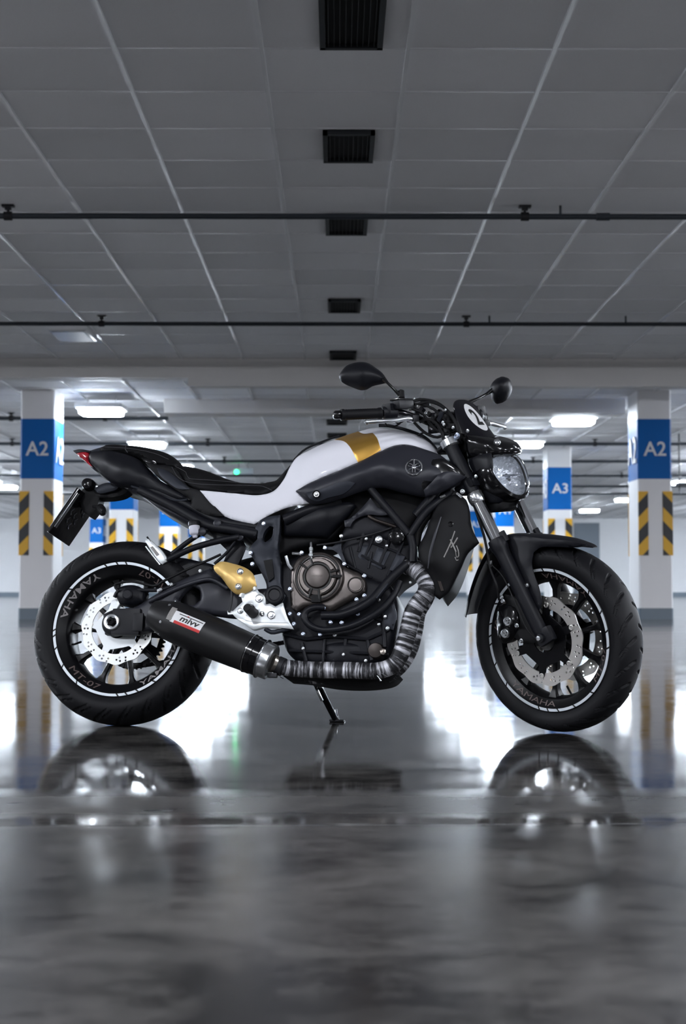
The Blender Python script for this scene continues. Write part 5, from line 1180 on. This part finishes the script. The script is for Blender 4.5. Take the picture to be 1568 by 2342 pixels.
g = G(); g.tube(PL([(1114, 1288, -.12), (1122, 1284, -.12), (1121, 1296, -.12)], Fb), .0045, 8); part(g, 'hose_clip', 'silver', Fb)
# ---------------------------------------------------------------- headlight
hc = Fb(1169, 1087, 0.0)         # centre of the lens
tilt = math.radians(20)
HX = np.array([math.cos(tilt), 0, math.sin(tilt)]); HZ = np.array([-math.sin(tilt), 0, math.cos(tilt)]); HY = np.array([0, 1.0, 0])
_h = [(.034, .068), (.062, .060), (.080, .036), (.079, .0), (.062, -.036), (.030, -.064)]; shape = [(0, .070)] + _h + [(0, -.070)] + [(-a, b) for a, b in _h[::-1]]
def ringpts(k, dx, dz=0.0, n=60, kx=None):
    s = refine([(a * k, b * (kx or k)) for a, b in shape], .006, 60); t = np.linspace(0, len(s), n, endpoint=False)
    s = np.array([s[int(i)] * (1 - i % 1) + s[(int(i) + 1) % len(s)] * (i % 1) for i in t])
    return [hc + HX * (dx - 1.4 * a * a * (k)) + HY * a + HZ * (b + dz) for a, b in s]
def rings(lst, name, m, par=None, cap0=True, cap1=True):
    n = len(lst[0]); V = [p for r in lst for p in r]; F = [(i * n + j, i * n + (j + 1) % n, (i + 1) * n + (j + 1) % n, (i + 1) * n + j) for i in range(len(lst) - 1) for j in range(n)]
    if cap0: F.append(tuple(range(n)))
    if cap1: F.append(tuple((len(lst) - 1) * n + j for j in range(n))[::-1])
    o = mk(name, V, F, m, par or BIKE, angle=40); steer(o); return o
shell = rings([ringpts(.40, -.120, .0), ringpts(.85, -.112, 0), ringpts(1.08, -.07, 0), ringpts(1.16, -.025, -.002), ringpts(1.15, .004, -.004), ringpts(1.07, .010, -.002), ringpts(1.02, .006), ringpts(1.0, -.004), ringpts(.98, -.03), ringpts(.7, -.085), ringpts(.2, -.09)], 'headlight_shell', 'gloss_black')
rings([ringpts(.99, .0), ringpts(.86, -.028), ringpts(.6, -.052), ringpts(.25, -.058)], 'reflector_bowl', 'reflector', shell, cap0=False)
rings([ringpts(1.03, .004), ringpts(1.02, .012), ringpts(.95, .019), ringpts(.8, .023), ringpts(.5, .027), ringpts(.1, .029)], 'headlight_lens', 'glass', shell, cap0=False)
g = G(); p = V3(hc - HX * .045); g.lathe(p, [(.012, 0), (.014, .01), (.014, .03), (.006, .036)], V3(HX), 20); part(g, 'bulb', 'chrome', Fb, parent=shell)
g = G(); g.box(V3(hc + HX * .0 - HZ * .0), (.004, .09, .007), bev=.001); part(g, 'bulb_shade', 'chrome', Fb, parent=shell)
mirror(panel('headlight_cheek', [(1066, 1048, -.075), (1090, 1040, -.085), (1118, 1036, -.085), (1122, 1060, -.092), (1122, 1084, -.092), (1134, 1108, -.080), (1146, 1128, -.060), (1150, 1142, -.050), (1138, 1152, -.055), (1116, 1150, -.07), (1100, 1125, -.08), (1084, 1090, -.085), (1070, 1066, -.08)], 'satin_black', BIKE, th=.012, fr=Fb, edge=.006, er=.010))
panel('headlight_chin', [(1090, 1110, -.05), (1120, 1135, -.05), (1150, 1146, -.04), (1190, 1146, -.0), (1180, 1154, -.0), (1150, 1164, -.04), (1130, 1172, -.05), (1112, 1172, -.05), (1100, 1150, -.05)], 'matte_black', BIKE, sym=True, fr=Fb, edge=.004, er=.01)
g = G(); g.bolt(V3(Fb(1088, 1090, -.10)), .005, .005); part(g, 'headlight_bolt', 'silver', Fb)
# brow with position lamp
brow = panel('headlight_brow', [(1058, 992, -.08), (1090, 1000, -.08), (1124, 1010, -.07), (1140, 1012, -.055), (1165, 1022, -.03), (1172, 1028, -.02), (1160, 1034, -.04), (1130, 1042, -.07), (1090, 1050, -.08), (1064, 1048, -.085)], 'gloss_black', BIKE, sym=True, fr=Fb, edge=.01, er=.015)
g = G(); g.lathe(V3(Fb(1136, 1012, -.055)), [(.001, -.010), (.009, -.008), (.012, 0), (.009, .008), (.001, .011)], (.5, -.7, .5), 20); part(g, 'position_lamp', 'silver', Fb, parent=brow)
g = G(); g.lathe(V3(Fb(1174, 1024, .0)), [(.001, -.008), (.008, -.006), (.009, 0), (.006, .006), (.001, .008)], (.5, -.7, .5), 18); part(g, 'brow_bolt', 'chrome', Fb, parent=brow)
# flyscreen with number
nb = Fb(1047, 989, -.078); nt_ = Fb(1038, 929, -.062)
cb_ = Fb(1124, 1003, 0.0); ct_ = Fb(1056, 914, 0.0)
def screen_pt(u, v):     # u -1..1 across, v 0..1 up
    e = nb * (1 - v) + nt_ * v; c_ = cb_ * (1 - v) + ct_ * v; f_ = 1 - abs(u) ** 2.8
    return np.array([e[0] + (c_[0] - e[0]) * f_, -e[1] * u, e[2] + (c_[2] - e[2]) * f_])
def scr():
    V = []; n, m_ = 25, 13
    for i in range(m_):
        for j in range(n): V.append(screen_pt(-1 + 2 * j / (n - 1), i / (m_ - 1)))
    f = [(i * n + j, i * n + j + 1, (i + 1) * n + j + 1, (i + 1) * n + j) for i in range(m_ - 1) for j in range(n - 1)]
    o = mk('flyscreen', *solid(V, f, [np.array([-.004, 0, 0])] * len(V)), 'screen', BIKE, angle=40); steer(o)
    def decal(V2, F2, name, m, lift):
        P = []
        for a, b in V2:
            u, v = a / .07, .54 + b / .108; p = screen_pt(u, v); e1 = screen_pt(u + .02, v) - screen_pt(u - .02, v); e2 = screen_pt(u, v + .02) - screen_pt(u, v - .02)
            q = np.cross(e1, e2); q /= np.linalg.norm(q); q = q if q[0] > 0 else -q; P.append(p + q * lift)
        mk(name, *solid(P, F2, [np.array([-.0006, 0, 0])] * len(P)), m, o, smooth=False)
    t = np.linspace(0, 2 * math.pi, 40, endpoint=False); ring = np.stack([.034 * np.cos(t), .037 * np.sin(t)], 1)
    rr_, tt = [], []
    inner = [(a * .034 * math.cos(b), a * .037 * math.sin(b)) for a in (.25, .5, .75) for b in np.linspace(0, 6.283, 16, endpoint=False)]
    v, f = cdt(ring, [], inner); decal(v, f, 'number_disc', 'sticker_white', .0012)
    v, f = text2d('2', .044, bold=.03); v = v * [1.05, 1] - [0, .022]
    decal(v, f, 'number', 'sticker_black', .0022)
    return o
scr()
g = G()
for x, y in ((1069, 986),): g.bolt(V3(Fb(x, y, -.075)), .005, .004)
part(g, 'screen_bolt', 'silver', Fb)
# ---------------------------------------------------------------- handlebar
def FP(l): return [V3(Fb(*q)) for q in l]
bar = [(778, 949, -.375), (830, 947, -.31), (880, 945, -.245), (915, 944, -.20), (960, 958, -.11), (985, 968, -.05)]
bp_ = FP(bar); bp_.append(Vector((bp_[-1].x + .004, 0, bp_[-1].z))); full = bp_ + [Vector((p.x, -p.y, p.z)) for p in bp_[:-1][::-1]]
hb = part(G().tube(full, .011, 14), 'handlebar', 'gloss_black', Fb)
g0 = bp_[0]; gd = (bp_[2] - bp_[0]).normalized()
for s in (1, -1):
    m3 = lambda p: Vector((p.x, p.y * s, p.z)); dd = m3(gd)
    prof_ = [(.014, 0), (.0185, .002), (.0185, .012), (.0165, .014)] + [(.0165 + (.0008 if k % 2 else 0), .016 + k * .004) for k in range(28)] + [(.019, .13), (.019, .136), (.015, .138)]
    g = G(); g.lathe(m3(g0), prof_, dd, 24); part(g, 'grip', 'rubber', Fb, parent=hb)
    g = G(); g.lathe(m3(g0 - gd * .02), [(.008, -.003), (.0125, .0), (.0145, .004), (.0145, .018), (.012, .02)], dd, 24); part(g, 'bar_end', 'gloss_black', Fb, parent=hb)
    # switch housing
    g = G(); q = m3(g0 + gd * .165); g.lathe(m3(g0 + gd * .140), [(.018, 0), (.0225, .004), (.024, .02), (.023, .045), (.018, .05)], dd, 20)
    g.box(q + Vector((.004, 0, .012)), (.038, .042, .034), bev=.006); part(g, 'switch_housing', 'satin_black', Fb, parent=hb)
    g = G(); g.box(q + Vector((-.016, -.004 * s, .004)), (.008, .02, .012), bev=.002); part(g, 'switch', 'graphite', Fb, parent=hb)
# levers
lv = FP([(841, 965, -.345), (870, 963, -.31), (902, 961, -.26), (930, 957, -.21), (944, 960, -.185)])
for s in (1, -1):
    pts = [Vector((p.x, p.y * s * (1.0 if s > 0 else 1.10), p.z - (0 if s > 0 else .012))) for p in lv]
    g = G(); g.tube(pts, [.0060, .0068, .0075, .0090, .010], 12, flat=1.0); g.lathe(pts[0] - (pts[1] - pts[0]).normalized() * .004, [(.002, -.007), (.0072, -.004), (.0082, 0), (.0072, .004), (.003, .008)], (pts[1] - pts[0]).normalized(), 14)
    part(g, 'brake_lever' if s > 0 else 'clutch_lever', 'silver', Fb)
    g = G(); g.box(pts[-1] + Vector((-.004, .004 * s, .004)), (.03, .03, .022), bev=.005); part(g, 'lever_perch', 'satin_black', Fb)
# master cylinder reservoir on the right side, instrument pod in the middle
g = G(); q = V3(Fb(895, 927, -.225)); q2 = V3(Fb(945, 925, -.175)); g.box((q + q2) / 2 + Vector((0, 0, 0)), (.036, .072, .028), Matrix.Rotation(.0, 3, 'Z'), bev=.007); part(g, 'master_cylinder', 'satin_black', Fb)
g = G(); g.box((q + q2) / 2 + Vector((0, 0, .016)), (.039, .075, .006), bev=.002); part(g, 'reservoir_lid', 'gloss_black', Fb)
g = G()
for x, y in ((926, 912), (946, 913)): g.bolt(V3(Fb(x, y, -.19)), .0035, .004, (0, -.3, 1))
part(g, 'lid_screw', 'silver', Fb)
g = G(); mid = Fb(1000, 950, 0.0); g.box(V3(mid) + Vector((.03, .03, -.025)), (.035, .15, .065), Matrix.Rotation(-.5, 3, 'Y'), bev=.01); part(g, 'instrument_pod', 'gloss_black', Fb)
g = G(); g.box(V3(mid) + Vector((.0135, .03, -.017)), (.006, .13, .052), Matrix.Rotation(-.5, 3, 'Y'), bev=.003); part(g, 'instrument_glass', 'screen', Fb)
g = G()
for y_ in (-.04, .04): g.box(Vector((bp_[-1].x, y_, bp_[-1].z - .012)), (.036, .026, .046), bev=.006)
part(g, 'handlebar_clamp', 'gloss_black', Fb)
# cables and hoses around the yoke
cab = [([(930, 924, -.17), (960, 914, -.12), (1000, 922, -.08), (1032, 950, -.08), (1048, 985, -.08), (1050, 1010, -.075)], .0052),
    ([(925, 930, -.18), (955, 924, -.13), (990, 935, -.10), (1018, 965, -.10), (1030, 1000, -.09)], .0045),
    ([(900, 955, -.20), (905, 966, -.20), (912, 968, -.19), (924, 962, -.18)], .0028),
    ([(880, 962, -.21), (884, 974, -.20), (900, 976, -.18), (915, 968, -.17)], .0028),
    ([(938, 955, -.17), (955, 975, -.14), (975, 992, -.12), (1000, 1000, -.10), (1022, 990, -.09), (1035, 975, -.09)], .0048),
    ([(940, 935, -.16), (965, 945, -.13), (982, 968, -.12), (1000, 985, -.11), (1030, 995, -.10)], .0045),
    ([(948, 925, -.15), (985, 920, -.10), (1020, 938, -.09), (1042, 975, -.09), (1045, 1012, -.08)], .004),
    ([(985, 975, -.10), (1000, 950, -.10), (1020, 945, -.09), (1036, 962, -.085), (1030, 990, -.085)], .0042),
    ([(960, 965, -.14), (978, 958, -.14), (996, 968, -.13), (1010, 990, -.12), (1015, 1012, -.12)], .005),
    ([(1028, 1010, -.10), (1040, 1030, -.11), (1052, 1060, -.11), (1062, 1080, -.11)], .005),
    ([(968, 990, -.11), (958, 994, -.11), (950, 1004, -.10)], .003)]
for i, (pts, r) in enumerate(cab): tub('control_cable' if r < .0048 else 'brake_hose', pts, r, 'rubber_soft', Fb, seg=10)
def clutter():
    rnd = random.Random(11)
    for i in range(16):
        t = i / 15; x = 945 + 90 * t; y = 930 + 62 * t + rnd.uniform(-12, 16) - 16 * math.sin(t * 3.1); c_ = V3(Fb(x, y, rnd.uniform(-.11, -.05)))
        s_ = rnd.uniform(.014, .026)
        g = G(); g.box(c_, (s_, s_ * .8, s_ * rnd.uniform(.6, 1.3)), Matrix.Rotation(rnd.uniform(-1, 1), 3, 'Y') @ Matrix.Rotation(rnd.uniform(-.6, .6), 3, 'Z'), bev=.003)
        part(g, 'wiring_connector', rnd.choice(['satin_black', 'gloss_black', 'graphite', 'matte_black', 'satin_black']), Fb)
    g = G()
    for x, y, yy in ((974, 946, -.12), (1012, 966, -.12), (1015, 971, -.12), (1036, 978, -.11), (1044, 998, -.10), (1018, 938, -.10)): g.bolt(V3(Fb(x, y, yy)), .0042, .004)
    part(g, 'clamp_bolt', 'silver', Fb)
    g = G(); g.box(V3(Fb(1006, 953, -.11)), (.012, .008, .034), Matrix.Rotation(.5, 3, 'Y'), bev=.002); part(g, 'bracket_plate', 'slate_metal', Fb)
    g = G(); g.bolt(V3(Fb(1045, 997, -.10)), .0085, .006); part(g, 'yoke_bolt', 'bolt_blue', Fb)
clutter()
# block the gap under the screen: instrument back and fairing bracket
panel('screen_bracket', [(1030, 945, -.05), (1046, 985, -.06), (1062, 1000, -.06), (1068, 1035, -.06), (1040, 1030, -.06), (1020, 1000, -.06), (1005, 965, -.05)], 'matte_black', BIKE, sym=True, fr=Fb, edge=.004)
# ---------------------------------------------------------------- mirrors
mr = panel('rear_view_mirror', [(772, 854, -.23), (780, 841, -.23), (790, 831, -.23), (810, 824, -.23), (836, 824, -.23), (858, 837, -.23), (872, 848, -.23), (880, 860, -.23), (881, 869, -.23), (868, 872, -.23), (848, 877, -.23), (836, 884, -.23), (823, 886, -.23), (804, 880, -.23), (784, 871, -.23), (775, 864, -.23)], 'satin_black', BIKE, th=.028, edge=.02, er=.032, ctrl=[(826, 852, -.247)])
panel('mirror_glass', [(780, 854, -.20), (790, 836, -.20), (812, 829, -.20), (836, 829, -.20), (856, 842, -.20), (870, 858, -.20), (846, 872, -.20), (823, 880, -.20), (800, 874, -.20), (784, 864, -.20)], 'mirror_glass', mr, th=.003, edge=.0005, er=.001)
tub('mirror_stem', [(876, 866, -.215), (886, 876, -.21), (902, 892, -.20), (918, 908, -.19)], [.0085, .0045, .0045, .0085], 'gloss_black', smooth=True, parent=mr)
g = G(); g.lathe(V3(Lb(917, 900, -.19)), [(.006, -.012), (.011, -.008), (.011, .014), (.008, .018)], (0.1, 0, -1), 14); part(g, 'mirror_base', 'gloss_black')
mr2 = panel('rear_view_mirror', [(1118, 880, .30), (1122, 870, .30), (1135, 857, .30), (1148, 854, .30), (1162, 858, .30), (1168, 869, .30), (1167, 884, .30), (1158, 900, .30), (1146, 908, .30), (1134, 911, .30), (1124, 905, .30), (1120, 892, .30)], 'satin_black', BIKE, th=.06, edge=.035, er=.04, ctrl=[(1146, 880, .285)])
tub('mirror_stem', [(1126, 892, .32), (1112, 901, .31), (1096, 910, .29), (1080, 917, .27), (1060, 925, .24)], [.009, .005, .005, .007, .007], 'gloss_black', parent=mr2)

# ---------------------------------------------------------------- what sets single parts apart
for k_, t_ in {'heel_guard': 'gold anodised heel guard', 'gold_stripe': 'gold painted stripe across the white tank', 'tank_side_cover': 'glossy white side cover', 'clutch_cover': 'bronze grey clutch cover with a round dome',
        'exhaust_header': 'exhaust header bound in silvery heat wrap', 'footrest_plate': 'bare silver footrest plate', 'brake_disc': 'wavy drilled steel brake disc', 'rim_stripe': 'broken reflective rim tape',
        'tail_light': 'dark red tail light', 'silencer': 'black tapered silencer with a white and red sticker', 'sticker': 'white sticker', 'number_disc': 'white disc with a black 2', 'fork_tube': 'chromed fork tube',
        'emblem': 'chrome round emblem', 'fluid_reservoir': 'white translucent fluid reservoir', 'fork_cap': 'silver fork cap'}.items():
    for o in bpy.data.objects:
        if o.name.split('.')[0] == k_: o['label'] = t_
